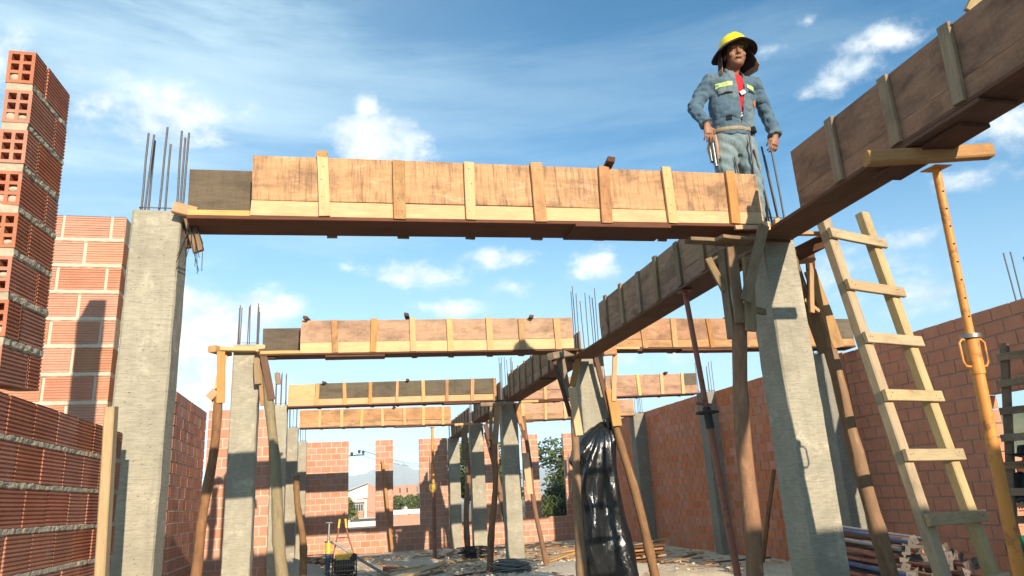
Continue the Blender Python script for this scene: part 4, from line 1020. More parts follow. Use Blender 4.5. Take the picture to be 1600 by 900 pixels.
    patch('pocket_flap_shade', M['darkcloth'], lambda a, b_, z: b_ > .1 and -.16 < a < -.055 and 1.230 - .15 * abs(a + .1) < z < 1.245 - .15 * abs(a + .1), .003)  # dark strip painted as the shade under the flap
    patch('pocket_opening', M['darkcloth'], lambda a, b_, z: b_ > .1 and .10 < a < .175 and 1.245 < z < 1.273, .003)
    patch('badge', M['patch'], lambda a, b_, z: b_ > .05 and (a - .158) ** 2 + (z - 1.165) ** 2 < .021 ** 2, .005)
    patch('pocket_rip', M['darkcloth'], lambda a, b_, z: b_ > .05 and -.115 < a < -.07 and 1.0 < z < 1.045, .003)
    patch('placket', M['denim'], lambda a, b_, z: b_ > .12 and -.055 < a - .0 < -.022 and z > .98 and False, .006)
    bmw = MB()                                                                                     # white print on the T-shirt
    for (za, zb_, aa) in ((1.215, 1.255, .036), (1.035, 1.05, .030), (1.06, 1.072, .030)):
        c = P(aa, .245 if za > 1.2 else .205, (za + zb_) / 2); bmw.tube([c - r * .022 - Vector((0, 0, .012)), c + r * .022 + Vector((0, 0, .012))], [(zb_ - za) / 2] * 2, 8, ell=[.25, .25], up=Vector((0, 0, 1)))
    obj('shirt_print', bmw, M['whitecloth'], sm)
    # --- jeans
    Jn = MB(); Jn.tube([P(0, .03, .72), P(0, .03, .80), P(0, .03, .88), P(0, .04, .965)], [.11, .180, .188, .176], 24, ell=[.8, .74, .74, .76], up=r)
    for s in (-1, 1):
        hip = P(s * .088, .03, .86); kn = P(s * .12, .06, .49); an = P(s * .128, .0, .10)
        Jn.tube([hip, hip.lerp(kn, .3), hip.lerp(kn, .65), kn, kn.lerp(an, .5), an], [.110, .108, .094, .080, .074, .070], 18)
    mj = remesh(Jn, .007, 3); mj.materials.append(M['jeans'])
    for v in mj.vertices:
        q = v.co - G; v.co += v.normal * (noise.fractal((q.x * 10, q.y * 10, q.z * 8), 1., 2., 4) * .009 + .005 * sin(q.z * 60 + q.dot(r) * 50))
    jn = link('jeans', mj, t, Matrix.Identity(4))
    for p in mj.polygons: p.use_smooth = True
    # --- belt, buckle, pouch with tools
    b = MB(); n = 40; pts = [P(.190 * cos(2 * pi * i / n), .04 + .145 * sin(2 * pi * i / n), .945 - .012 * sin(2 * pi * i / n)) for i in range(n + 1)]
    b.tube(pts, .02, 8, caps=False, ell=[.35] * (n + 1), up=Vector((0, 0, 1))); bt = obj('belt', b, M['leather'], t)
    b = MB(); b.tube([P(.02, .18, .93), P(.06, .178, .93)], .02, 8, ell=[.3, .3], up=Vector((0, 0, 1))); obj('buckle', b, M['zinc'], bt)
    b = MB(); b.tube([P(.125, .165, .95), P(.13, .17, .90)], .022, 10); obj('belt_pouch', b, M['darkcloth'], bt)
    b = MB(); b.tube([P(-.20, .07, .90), P(-.215, .07, .80), P(-.205, .06, .68)], [.03, .045, .035], 12, ell=[1.5] * 3, up=r); obj('tool_holster', b, M['tan'], bt)
    for i, (a, bb, c1, c2) in enumerate(((-.245, .13, .92, .60), (-.235, .15, .90, .62), (-.262, .10, .93, .66), (-.225, .12, .88, .60))):
        b = MB(); b.tube([P(a, bb, c1), P(a + .01, bb - .01, (c1 + c2) / 2), P(a + .012, bb - .01, c2)], .0085 if i else .012, 8); obj('tool', b, M['rebar' if i % 2 else 'zinc'], bt)
    b = MB(); b.sphere(P(-.262, .13, .905), .022, 10, 8); b.sphere(P(-.27, .12, .86), .016, 10, 8); obj('tool_head', b, M['darkcloth'], bt)
    for s in (-1, 1):
        an = P(s * .128, .0, .09); b = MB(); b.tube([an + Vector((0, 0, .06)), an + Vector((0, 0, -.02)), an + f * .06 - Vector((0, 0, .05)), an + f * .2 - Vector((0, 0, .062))], [.055, .055, .05, .035], 12); obj('boot', b, M['boot'], t)
    # --- hard hat with a cloth sun brim and neck cape
    Th = Matrix.Translation(hc) @ Rh.to_4x4() @ Matrix.Rotation(radians(3), 4, 'X') @ Matrix.Scale(1.06, 4) @ Matrix.Translation((0, .005, .070)) @ Matrix.Rotation(radians(-3), 4, 'Y')
    hat = MB(); n = 40; rings = []
    for q in range(12):
        u = q / 11; R_ = .125 * cos(u * pi / 2) ** .75; z = .118 * sin(u * pi / 2)
        rings.append([(R_ * .93 * cos(2 * pi * j / n), R_ * 1.1 * sin(2 * pi * j / n) + .01, z + .006 * (abs(cos(2 * pi * j / n)) < .18) * sin(u * pi)) for j in range(n)])
    hat.add([v for g in rings for v in g], [(i * n + j, i * n + (j + 1) % n, (i + 1) * n + (j + 1) % n, (i + 1) * n + j) for i in range(11) for j in range(n)], 0, True)
    hat.v = [tuple(Th @ Vector(q)) for q in hat.v]; ho = obj('helmet', hat, M['helmet'], t)
    br = MB(); rr = [(.118, .012), (.146, .0), (.168, -.014), (.182, -.032), (.180, -.038), (.164, -.024), (.142, -.008), (.112, -.004)]
    vs = []
    for (R_, z) in rr:
        for j in range(n):
            a = 2 * pi * j / n; dz = -.018 * cos(2 * a) * (R_ - .11) / .08 - .03 * bnd(-cos(a), 0, 1) * (R_ - .11) / .08
            vs.append((R_ * 1.02 * cos(a), R_ * 1.08 * sin(a) + .012, z + dz + .006 * noise.noise((cos(a) * 2, sin(a) * 2, R_ * 9))))
    k_ = len(rr); br.add(vs, [(i * n + j, ((i + 1) % k_) * n + j, ((i + 1) % k_) * n + (j + 1) % n, i * n + (j + 1) % n) for i in range(k_) for j in range(n)], 0, True)
    br.v = [tuple(Th @ Vector(q)) for q in br.v]; obj('sun_brim', br, M['maroon'], ho)
    cp = MB(); nu, nv = 30, 12; vs = []                                                             # cape round the back of the neck
    for j in range(nv + 1):
        u = j / nv
        for i in range(nu + 1):
            a = radians(-22) + radians(224) * i / nu; R_ = .118 + .028 * u + .030 * u * bnd(cos(a), 0, 1) + .007 * sin(a * 9) * u
            vs.append((R_ * cos(a), R_ * sin(a) * 1.05 + .02, -.012 - .200 * u + .02 * u * cos(a)))
    fs = [(j * (nu + 1) + i, j * (nu + 1) + i + 1, (j + 1) * (nu + 1) + i + 1, (j + 1) * (nu + 1) + i) for j in range(nv) for i in range(nu)]
    cp.add(vs, fs, 0, True); cp.v = [tuple(Th @ Vector(q)) for q in cp.v]; co = obj('neck_cape', cp, [M['maroon'], M['tan']], ho)
    md = co.modifiers.new('s', 'SOLIDIFY'); md.thickness = .004
    for i, p in enumerate(co.data.polygons):
        if i >= nu * 9: p.material_index = 1 if i < nu * 12 else 0
worker()
# free-standing bars round the near centre column (they rise through the formwork)
def column_bars():
    t = thing('rebar_bundle', 'bare rebars rising out of the near centre column around the worker', 'rebar', (3.49, 5.11, 3.2))
    for (p, q) in (((3.36, 5.0, 3.2), (3.31, 4.86, 4.12)), ((3.50, 5.0, 3.2), (3.36, 4.9, 4.0)), ((3.56, 4.99, 3.2), (3.535, 5.03, 4.02)), ((3.60, 5.05, 3.2), (3.56, 5.08, 4.13)),
                   ((3.61, 5.0, 3.2), (3.545, 4.93, 4.02)), ((3.37, 5.2, 3.2), (3.27, 5.1, 4.0)), ((3.45, 5.22, 3.2), (3.36, 5.12, 3.95)), ((3.33, 5.1, 3.2), (3.42, 5.22, 4.05)), ((3.30, 4.98, 3.2), (3.165, 4.90, 3.92))):
        rod('rebar', [p, Vector(p).lerp(Vector(q), .5) + Vector((U(-.005, .005), 0, 0)), q], .0085, M['rebar'], t, 7)
    b = MB(); b.tube([(3.34, 4.98, 3.42), (3.62, 4.98, 3.42), (3.62, 5.24, 3.42), (3.34, 5.24, 3.42), (3.34, 4.98, 3.42)], .005, 6); obj('stirrup', b, M['zinc'], t)
column_bars()

def helper():
    """second worker, only the front of him inside the frame: dark wide hat, profile to the left"""
    G = Vector((7.82, 7.02, -.06)); f = Vector((-.97, -.25, 0)).normalized(); r = Vector((-f.y, f.x, 0))
    def P(a, b, z): return G + r * a + f * b + Vector((0, 0, z))
    t = thing('person', 'worker in a dark wide-brimmed hat and dark clothes half cut off at the right edge', 'person', G)
    hc = P(0, .10, 1.465); Rh = Matrix((r, -f, Vector((0, 0, 1)))).transposed(); Tm = Matrix.Translation(hc) @ Rh.to_4x4() @ Matrix.Rotation(radians(-8), 4, 'X')
    B = MB(); head_mesh(B, Tm); B.tube([P(0, .02, 1.30), P(0, .05, 1.37), hc - Vector((0, 0, .03))], [.06, .054, .052], 12)
    tor = [(0, 0, .86, .15, .72), (0, 0, 1.0, .145, .7), (0, .01, 1.14, .165, .68), (0, .02, 1.25, .165, .6), (0, .02, 1.32, .09, .7)]
    B.tube([P(a, b, z) for a, b, z, _, _ in tor], [w for *_, w, e in tor], 20, ell=[e for *_, e in tor], up=r)
    for s in (-1, 1):
        shp = P(s * .19, .02, 1.27); el = P(s * .23, .03, 1.0); wr = P(s * .12, .24, .98)
        B.sphere(shp, .06, 12, 8); B.tube([shp, el], [.052, .04], 12); B.tube([el, wr], [.04, .027], 12); hand(B, wr, f - r * s * .3, Vector((0, 0, -1)), -r * s, curl=.6)
        hip = P(s * .09, 0, .86); kn = P(s * .1, .04, .46); an = P(s * .1, 0, .07)
        B.tube([hip, kn, an], [.085, .055, .036], 14); B.tube([an, an + f * .2 - Vector((0, 0, .03))], [.045, .03], 10)
    body = link('body', remesh(B, .007, 2), t, Matrix.Identity(4)); body.data.materials.append(M['skin'])
    for p in body.data.polygons: p.use_smooth = True
    J = MB(); J.tube([P(a, b, z) for a, b, z, _, _ in tor], [w + .022 for *_, w, e in tor], 20, ell=[e for *_, e in tor], up=r)
    for s in (-1, 1):
        shp = P(s * .19, .02, 1.27); el = P(s * .23, .03, 1.0); wr = P(s * .12, .24, .98); J.tube([shp, shp.lerp(el, .5), el], [.07, .064, .056], 14); J.tube([el, el.lerp(wr, .85)], [.056, .048], 14); J.sphere(shp, .072, 12, 8)
    jm = remesh(J, .009, 3); jm.materials.append(M['darkcloth']); link('jacket', jm, t, Matrix.Identity(4))
    for p in jm.polygons: p.use_smooth = True
    Jn = MB(); Jn.tube([P(0, 0, .74), P(0, 0, .82), P(0, 0, .94)], [.12, .165, .155], 20, ell=[.76] * 3, up=r)
    for s in (-1, 1): Jn.tube([P(s * .09, 0, .86), P(s * .1, .04, .46), P(s * .1, 0, .06)], [.10, .078, .07], 14)
    nm = remesh(Jn, .009, 3); nm.materials.append(M['jeans']); link('trousers', nm, t, Matrix.Identity(4))
    Th = Matrix.Translation(hc) @ Rh.to_4x4() @ Matrix.Rotation(radians(-8), 4, 'X') @ Matrix.Translation((0, 0, .055))
    b = MB(); n = 32; prof = [(.10, .10), (.108, .06), (.115, .02), (.16, .004), (.215, .018), (.222, .010), (.16, -.006), (.105, .006)]
    b.add([(0, 0, .11)] + [(R_ * cos(2 * pi * j / n), R_ * 1.08 * sin(2 * pi * j / n), z - .03 * (R_ > .15) * abs(sin(2 * pi * j / n)) ** 2) for R_, z in prof for j in range(n)],
          [(0, 1 + j, 1 + (j + 1) % n) for j in range(n)] + [(1 + i * n + j, 1 + (i + 1) * n + j, 1 + (i + 1) * n + (j + 1) % n, 1 + i * n + (j + 1) % n) for i in range(len(prof) - 1) for j in range(n)], 0, True)
    b.v = [tuple(Th @ Vector(q)) for q in b.v]; obj('hat', b, M['darkcloth'], t)
helper()

# ------------------------------------------------------------------ stack of steel props on the ground by the right wall
def prop_stack():
    M['pipe_orange'] = painted_metal('dull_orange_paint', (.40, .20, .10), amt=.6, rough=.7)
    cols = ['pipe_orange', 'pipe_orange', 'rust', 'rust', 'redpaint', 'steelgrey', 'steelgrey', 'bluepaint', 'rust', 'pipe_orange', 'platesteel']
    nr = [(x, z) for z, row in enumerate((9, 9, 8, 8, 7, 5, 4)) for x in range(row)]
    first = {}
    for i, (cx, cz) in enumerate(nr):
        off = (cz % 2) * .05
        z = .02 + cz * .088 + U(-.008, .008); dd = U(-.55, .45)
        near = Vector((6.22 + cx * .128 + cz * .035 + off + U(-.02, .02), 7.75 - cx * .015 + dd * .6, z))
        fx = Vector((6.38 + (near.x - 6.2) * .42 + U(-.08, .08), near.y + 1.8, near.z * 1.12 + .07 + U(-.04, .04))); d = (fx - near).normalized()
        L = U(1.6, 2.0); far = near + d * L
        c = random.choice(cols)
        if cz >= 5: c = random.choice(['bluepaint', 'pipe_orange', 'rust', 'steelgrey'])
        lay = ['lowest layer', 'second layer', 'third layer', 'fourth layer', 'fifth layer', 'next-to-top layer', 'topmost layer'][cz]; lab = {'pipe_orange': 'orange', 'rust': 'rusty brown', 'redpaint': 'faded red', 'steelgrey': 'grey', 'bluepaint': 'blue', 'platesteel': 'bare steel'}[c]
        t = thing('steel_prop', '%s prop in the %s of the stack beside the red wall' % (lab if 'steel' in lab else lab + ' steel', lay), 'prop', tuple(near), 0, 'steel props stacked by the red wall')
        rod('tube', [near, near.lerp(far, .5), far], .024 if i % 3 else .030, M[c], t, 9)
        Rm, _, _ = frame(near, near + d + Vector((.42 + U(-.3, .3), 0, U(-.15, .15))), (U(-.6, .6), 0, 1)); b = MB(); w = .05; h = .012; n = 10                # plate with a round hole
        ou = [(w * (1 if q in (0, 3) else -1), w * (1 if q < 2 else -1)) for q in range(4)]
        ring = [(h * cos(2 * pi * j / n), h * sin(2 * pi * j / n)) for j in range(n)]
        def edge(an):
            cx_, cy_ = cos(an), sin(an); m_ = max(abs(cx_), abs(cy_)); return (w * cx_ / m_, w * cy_ / m_)
        m_ = 16; ins = [(h * cos(2 * pi * (j + .5) / m_), h * sin(2 * pi * (j + .5) / m_)) for j in range(m_)]; outs = [edge(2 * pi * (j + .0) / m_ + pi / 4) for j in range(m_)]
        ins = [(h * cos(2 * pi * j / m_ + pi / 4), h * sin(2 * pi * j / m_ + pi / 4)) for j in range(m_)]
        vs = [(x, a_, c_) for x in (-.006, 0) for lst in (ins, outs) for a_, c_ in lst]
        fs = []
        for j in range(m_):
            k_ = (j + 1) % m_; fs += [(j, k_, m_ + k_, m_ + j), (2*m_ + j, 3*m_ + j, 3*m_ + k_, 2*m_ + k_), (m_ + j, m_ + k_, 3*m_ + k_, 3*m_ + j), (j, 2*m_ + j, 2*m_ + k_, k_)]
        b.add(vs, fs); link('end_plate', b.mesh('end_plate', M['platesteel']), t, Matrix.Translation(near) @ Rm)
        b = MB(); b.add([(.0015, h * 1.1 * cos(2 * pi * j / 10), h * 1.1 * sin(2 * pi * j / 10)) for j in range(10)], [tuple(range(10))]); link('plate_hole', b.mesh('plate_hole', M['black']), t, Matrix.Translation(near) @ Rm)
prop_stack()
def rope():
    m = cloth('green_rope', (.01, .16, .08), (.01, .09, .05), 20., wa=0)
    t = thing('green_rope', 'green rope hanging beside the grey ladder at the right edge', 'rope', (7.3, 6.6, 0))
    for i in range(16):
        a = Vector((6.98 + U(-.03, .03), 6.62, .62 + U(-.02, .02))); e = Vector((7.05 + U(-.07, .07), 6.6 + U(-.05, .05), U(.0, .15)))
        rod('strand', [a, a.lerp(e, .4) + Vector((U(-.04, .04), U(-.03, .03), 0)), a.lerp(e, .75) + Vector((U(-.05, .05), 0, 0)), e], .011, m, t, 6)
rope()

# ------------------------------------------------------------------ things on the floor
def heap(name, label, c, rx, ry, h, m, seed, kind=None, cat='sand'):
    b = MB(); nr, na = 14, 44; vs = [(c[0], c[1], c[2] + h)]; fs = []
    for i in range(1, nr + 1):
        u = i / nr
        for j in range(na):
            a = 2 * pi * j / na; k_ = 1 + .22 * noise.noise((cos(a) * 1.5, sin(a) * 1.5, seed))
            z = h * (cos(u * pi) * .5 + .5) ** .9 * (1 + .25 * noise.noise((cos(a) * u * 3, sin(a) * u * 3, seed + 3))) + .02 * noise.noise((cos(a) * u * 12, sin(a) * u * 12, seed))
            vs.append((c[0] + rx * u * k_ * cos(a), c[1] + ry * u * k_ * sin(a), c[2] + z - (.05 if i == nr else 0)))
    for j in range(na): fs.append((0, 1 + j, 1 + (j + 1) % na))
    for i in range(nr - 1):
        for j in range(na): a = 1 + i * na; k_ = (j + 1) % na; fs.append((a + j, a + na + j, a + na + k_, a + k_))
    b.add(vs, fs, 0, True); o = obj(name, b, m); o['label'] = label
    return tag(o, label, cat, kind='stuff')
heap('sand_heap', 'pale sand heap between the third left column and the yellow machine', (-.95, 15.6, -.06), 1.2, 1.0, .42, M['sand'], 1.)
heap('sand_heap', 'low spread of sand and gravel on the floor right of the third centre column', (4.6, 13.6, -.09), 2.1, 2.6, .16, M['gravel'], 2.)
heap('sand_heap', 'strip of pale sand across the floor by the slanting prop', (5.1, 11.0, -.09), 1.5, .9, .20, M['sand'], 6.)
heap('rubble_patch', 'grey rubble patch in front of the last centre column', (1.8, 18.0, -.09), 1.6, 1.6, .12, M['slab'], 4., cat='rubble')
def scatter(name, label, n, area, fn, m, cat='rubble'):
    b = MB()
    for i in range(n):
        x, y = U(area[0], area[1]), U(area[2], area[3]); fn(b, x, y)
    o = obj(name, b, m, Wm=Matrix.Identity(4)); tag(o, label, cat, kind='stuff')
def stone(b, x, y):
    s = U(.008, .035); T = Matrix.Translation((x, y, -.05 + U(0, .02))) @ Matrix.Rotation(U(0, 6), 4, (U(-1, 1), U(-1, 1), 1)); b.box((-s, -s * .7, -s * .5), (s, s * .7, s * .6), jit=s * .3, M_=T)
def chip(b, x, y):
    L = U(.05, .35); w = U(.008, .03); T = Matrix.Translation((x, y, U(-.05, .02))) @ Matrix.Rotation(U(0, 6.3), 4, 'Z') @ Matrix.Rotation(U(-.15, .15), 4, 'Y'); b.box((-L / 2, -w, -.006), (L / 2, w, .008), jit=.004, M_=T)
scatter('gravel', 'loose pebbles and mortar crumbs on the floor', 600, (-1.2, 7.6, 10, 22.4), stone, M['gravel'], 'gravel')
scatter('gravel', 'whitish pebble spread round the third centre column', 900, (2.2, 5.2, 12.2, 15.8), stone, M['gravel'], 'gravel')
scatter('wood_chips', 'splinters and thin wood offcuts littering the floor', 220, (3.6, 7.7, 11, 21.5), chip, M['pine_used'], 'wood chips')
scatter('wood_chips', 'pale splinters littering the floor before the back wall', 260, (-.8, 6.5, 14, 21.5), chip, M['pine_used'], 'wood chips')
mm_i = 0
for (p, q, w, mt) in (((1.05, 14.2, .02), (2.30, 15.9, .12), .30, 'ladder'), ((1.0, 15.7, .02), (3.0, 16.4, .06), .10, 'pine'), ((2.0, 13.6, .02), (3.3, 14.2, .03), .07, 'lumber_red'),
                      ((4.2, 15.3, .0), (5.6, 16.4, .18), .09, 'pine_used'), ((4.1, 16.0, .03), (5.4, 16.2, .1), .10, 'lumber'), ((5.0, 17.2, .02), (6.6, 18.4, .05), .10, 'pine_used'),
                      ((4.6, 18.3, .02), (6.1, 18.0, .04), .12, 'lumber'), ((6.0, 15.8, .12), (7.6, 15.1, .42), .05, 'pine_used'), ((5.6, 14.0, .0), (6.7, 13.4, .02), .06, 'lumber'),
                      ((6.2, 12.7, .0), (7.4, 12.2, .05), .05, 'lumber_red'), ((5.9, 13.4, .0), (7.0, 14.3, .02), .07, 'lumber'), ((1.8, 19.4, .0), (3.0, 19.1, .02), .09, 'pine_used'),
                      ((2.2, 18.1, .0), (3.0, 20.2, .03), .10, 'lumber'), ((4.2, 20.6, .0), (6.0, 20.1, .05), .09, 'lumber'), ((3.9, 17.0, .02), (4.6, 18.9, .05), .10, 'pine_used')):
    o = plank('scrap_board', p, q, w, .03, (0, 0, 1), M[mt]); mm_i += 1
    tag(o, {1: 'long pale plank lying slanted on the floor right of the yellow machine'}.get(mm_i, ['', '', 'pale board behind the long plank near the yellow machine', 'reddish board in front of the coil at the third centre column', 'raised orange board end on the floor right of the third centre column', 'grey board beside the raised orange board', 'pale board on the floor between the slat stack and the back wall', 'grey board nearest the tree-filled window gap', 'thin lath leaning low against the red wall', 'short grey stick by the slat stack', 'thin reddish stick nearest the base of the red wall', 'grey stick slanting towards the red wall behind the slat stack', 'orange board just before the second window gap', 'grey board running towards the last centre column', 'grey board below the tree-filled window gaps', 'orange board behind the third centre column'][mm_i]), 'board')
def coil(label, c, r, n, m, h=.12):
    t = thing('wire_coil', label, 'wire', c)
    b = MB()
    for i in range(n):
        k_ = 26; a0 = U(0, 6); R_ = r * U(.55, 1.05); tx, ty = U(-.3, .3), U(-.3, .3); ox, oy = U(-.07, .07), U(-.07, .07); z = U(0, h)
        b.tube([(c[0] + ox + R_ * cos(a0 + 2 * pi * j / k_), c[1] + oy + R_ * .8 * sin(a0 + 2 * pi * j / k_), c[2] + .02 + z + R_ * (tx * cos(2 * pi * j / k_) + ty * sin(2 * pi * j / k_)) * .5) for j in range(k_ + 1)], .009, 5, caps=False)
    obj('wire_loops', b, m, t)
M['wiregrey'] = plain('grey_wire', (.20, .21, .20), .5, .3)
coil('large grey coil of wire at the foot of the third centre column', (3.25, 14.2, -.05), .42, 34, M['wiregrey'], .18)
coil('dark tangle of wire at the foot of the fourth centre column', (3.15, 18.1, -.05), .38, 22, M['wire'], .25)
coil('small wire tangle at the foot of the third left column', (-.45, 17.2, .05), .35, 14, M['wire'], .25)
def slat_stack():
    t = thing('slat_stack', 'small stack of reddish boards on the floor before the red wall', 'boards', (5.5, 13.4, 0))
    for i in range(6): plank('slat', (5.05 + U(-.03, .03), 13.5, -.02 + i * .062), (6.0 + U(-.06, .06), 13.75, -.02 + i * .062), .32, .034, (0, 0, 1), M['lumber_red' if i % 2 else 'pine_used'], t, 3)
    for i in range(6): plank('bearer', (5.15 + .35 * (i % 3), 13.36, .008 + (i // 3) * .13), (5.15 + .35 * (i % 3), 13.9, .008 + (i // 3) * .13), .05, .026, (0, 0, 1), M['lumber'], t, 2)
slat_stack()
def loose_bricks():
    V = bricks_for('near', .25, .148, .10, M['brick_near'], 9)
    for (x, y, a, w_) in ((4.62, 13.0, .3, 'just left of the slat stack'), (6.9, 16.2, 1.2, 'by the red wall behind the slat stack'), (5.9, 17.3, 2., 'in the middle of the litter'), (7.0, 16.5, .4, 'nearest the red wall'), (2.9, 14.9, 1.1, 'beside the third centre column'), (.9, 16.6, .5, 'right of the yellow machine')):
        o = bpy.data.objects.new('loose_brick', V['h'][0]); COL.objects.link(o); o.location = (x, y, -.05); o.rotation_euler = (pi / 2, 0, a)
        tag(o, 'loose hollow brick lying on the floor ' + w_, 'brick', 'loose hollow bricks on the floor')
loose_bricks()
def machine():
    t = thing('concrete_machine', 'yellow and black engine-driven site machine with two upright handles left of the window gaps', 'machine', (.10, 15.4, -.05))
    def T(nm, pts, r, m): b = MB(); b.tube(pts, r, 8); return obj(nm, b, M[m], t)
    x, y = .10, 15.4
    for s in (-1, 1):
        T('skid', [(x - .24, y + .18 * s, .0), (x + .24, y + .18 * s, .0)], .022, 'wire'); T('upright', [(x + .16 * s, y + .05, .0), (x + .16 * s, y + .05, .48)], .016, 'yellowpaint')
        T('upright', [(x + .23 * s, y - .05, .0), (x + .22 * s, y - .05, .40)], .014, 'wire')
        T('handle_bar', [(x + .19 * s - .02, y + .05, .42), (x + .09 * s - .04, y + .02, .80), (x + .055 * s - .045, y, 1.02)], .014, 'rust')
        T('handle_grip', [(x + .075 * s - .045, y, .90), (x + .055 * s - .045, y, 1.07)], .022, 'yellowpaint')
    T('cross_bar', [(x - .13, y, .72), (x + .06, y, .72)], .012, 'rust'); T('guard_bar', [(x - .18, y - .1, .40), (x + .18, y - .1, .42)], .028, 'yellowpaint')
    T('guard_bar', [(x - .24, y - .22, .12), (x + .24, y - .22, .12)], .014, 'platesteel'); T('guard_bar', [(x - .24, y - .22, .22), (x + .24, y - .22, .22)], .014, 'platesteel')
    b = MB(); b.tube([(x - .2, y, .20), (x - .1, y, .20), (x + .1, y, .20), (x + .2, y, .20)], [.13, .16, .16, .12], 16); obj('engine_drum', b, M['wire'], t)
    for i in range(7): b = MB(); b.tube([(x - .15 + i * .05, y, .20), (x - .135 + i * .05, y, .20)], .172, 16); obj('cooling_fin', b, M['platesteel'], t)
    b = MB(); b.box((x - .16, y - .14, .32), (x + .10, y + .10, .41), jit=.006); obj('fuel_tank', b, M['yellowpaint'], t)
    b = MB(); b.tube([(x + .14, y - .1, .28), (x + .20, y - .1, .42)], [.055, .05], 12); obj('air_filter', b, M['wire'], t)
    T('hose', [(x - .20, y, .30), (x - .30, y - .02, .42), (x - .27, y, .62), (x - .16, y, .66)], .012, 'wire'); T('hose', [(x - .2, y - .1, .2), (x - .42, y, .05), (x - .7, y + .3, .05)], .014, 'steelgrey')
machine()
steel_prop('short blue and orange prop with a yellow collar left of the machine', (-.22, 15.4, -.05), (-.20, 15.4, 1.02), .66, 'bluepaint', 'zinc', r_o=.045, r_i=.022, holes=False, cm_='yellowpaint')
tag(rod('leaning_pipe', [(-.12, 15.3, .66), (.35, 15.35, .33), (.92, 15.4, -.04)], .028, M['steelgrey'], None, 10), 'grey-blue pipe slanting down to the floor from the yellow collar', 'pipe')

# ------------------------------------------------------------------ beyond the walls
M['whitewall'] = rough_mat('white_plaster', (.74, .72, .66), (.64, .62, .57), 1., bs=.1)
M['roof'] = rough_mat('grey_roof_sheet', (.42, .42, .40), (.34, .34, .33), 2., bs=.2)
M['farbrick'] = rough_mat('far_brick', (.48, .27, .19), (.42, .23, .16), 3., bs=.2)
M['glass_and_shade'] = plain('dark_glass_and_shade', (.05, .06, .07), .2, n=.3)
def bx(name, lo, hi, m, parent, jit=0.): b = MB(); b.box(lo, hi, jit=jit); return obj(name, b, m, parent)
def house_white():
    t = thing('house', 'white gabled house with a barred window seen through the left window gap', 'house', (1.6, 62, -.2))
    y0, y1 = 60.0, 68.0
    b = MB(); pr = [(-2.6, -.3), (3.9, -.3), (3.9, 2.3), (2.15, 2.98), (-2.6, 1.35)]; n = 5
    b.add([(x, y, z) for y in (y0, y1) for x, z in pr], [(0, 1, 2, 3, 4), (9, 8, 7, 6, 5)] + [(i, 5 + i, 5 + (i + 1) % n, (i + 1) % n) for i in range(n)]); w_ = obj('wall', b, M['farbrick'], t)
    b = MB(); b.add([(x, y, z) for y in (y0 - .12, y0 - .02) for x, z in ((-2.6, 1.32), (2.12, 1.86 + .1), (2.12, 3.0), (-2.6, 1.40))], [(0, 1, 2, 3), (7, 6, 5, 4), (0, 4, 5, 1), (1, 5, 6, 2), (2, 6, 7, 3), (3, 7, 4, 0)]); obj('gable', b, M['whitewall'], t)
    b = MB(); b.add([(x, y, z) for y in (y0 - .5, y1) for x, z in ((-2.9, 1.30), (2.15, 3.03), (2.15, 3.12), (-2.9, 1.40))], [(0, 1, 2, 3), (7, 6, 5, 4), (0, 4, 5, 1), (1, 5, 6, 2), (2, 6, 7, 3), (3, 7, 4, 0)]); obj('roof', b, M['roof'], t)
    bx('eave_beam', (-2.6, y0 - .35, 1.62), (2.05, y0 - .05, 1.80), M['whitewall'], t); bx('pillar', (1.86, y0 - .3, -.3), (2.02, y0 - .1, 1.8), M['whitewall'], t)
    wi = bx('window', (1.02, y0 - .04, .95), (1.78, y0 + .02, 1.50), M['whitewall'], t)
    for i in range(4): bx('pane', (1.05 + i * .182, y0 - .06, .98), (1.20 + i * .182, y0 - .045, 1.47), M['glass_and_shade'], wi)
    bx('ground_storey', (.2, y0 - 2.5, -.4), (3.4, y0 - .6, .25), M['whitewall'], t); bx('balcony_slab', (-.5, y0 - 2.6, .26), (3.6, y0 - .4, .40), M['whitewall'], t)
    bx('lean_to_roof', (.9, y0 - 3.2, .44), (3.6, y0 - 2.6, .50), M['roof'], t)
house_white()
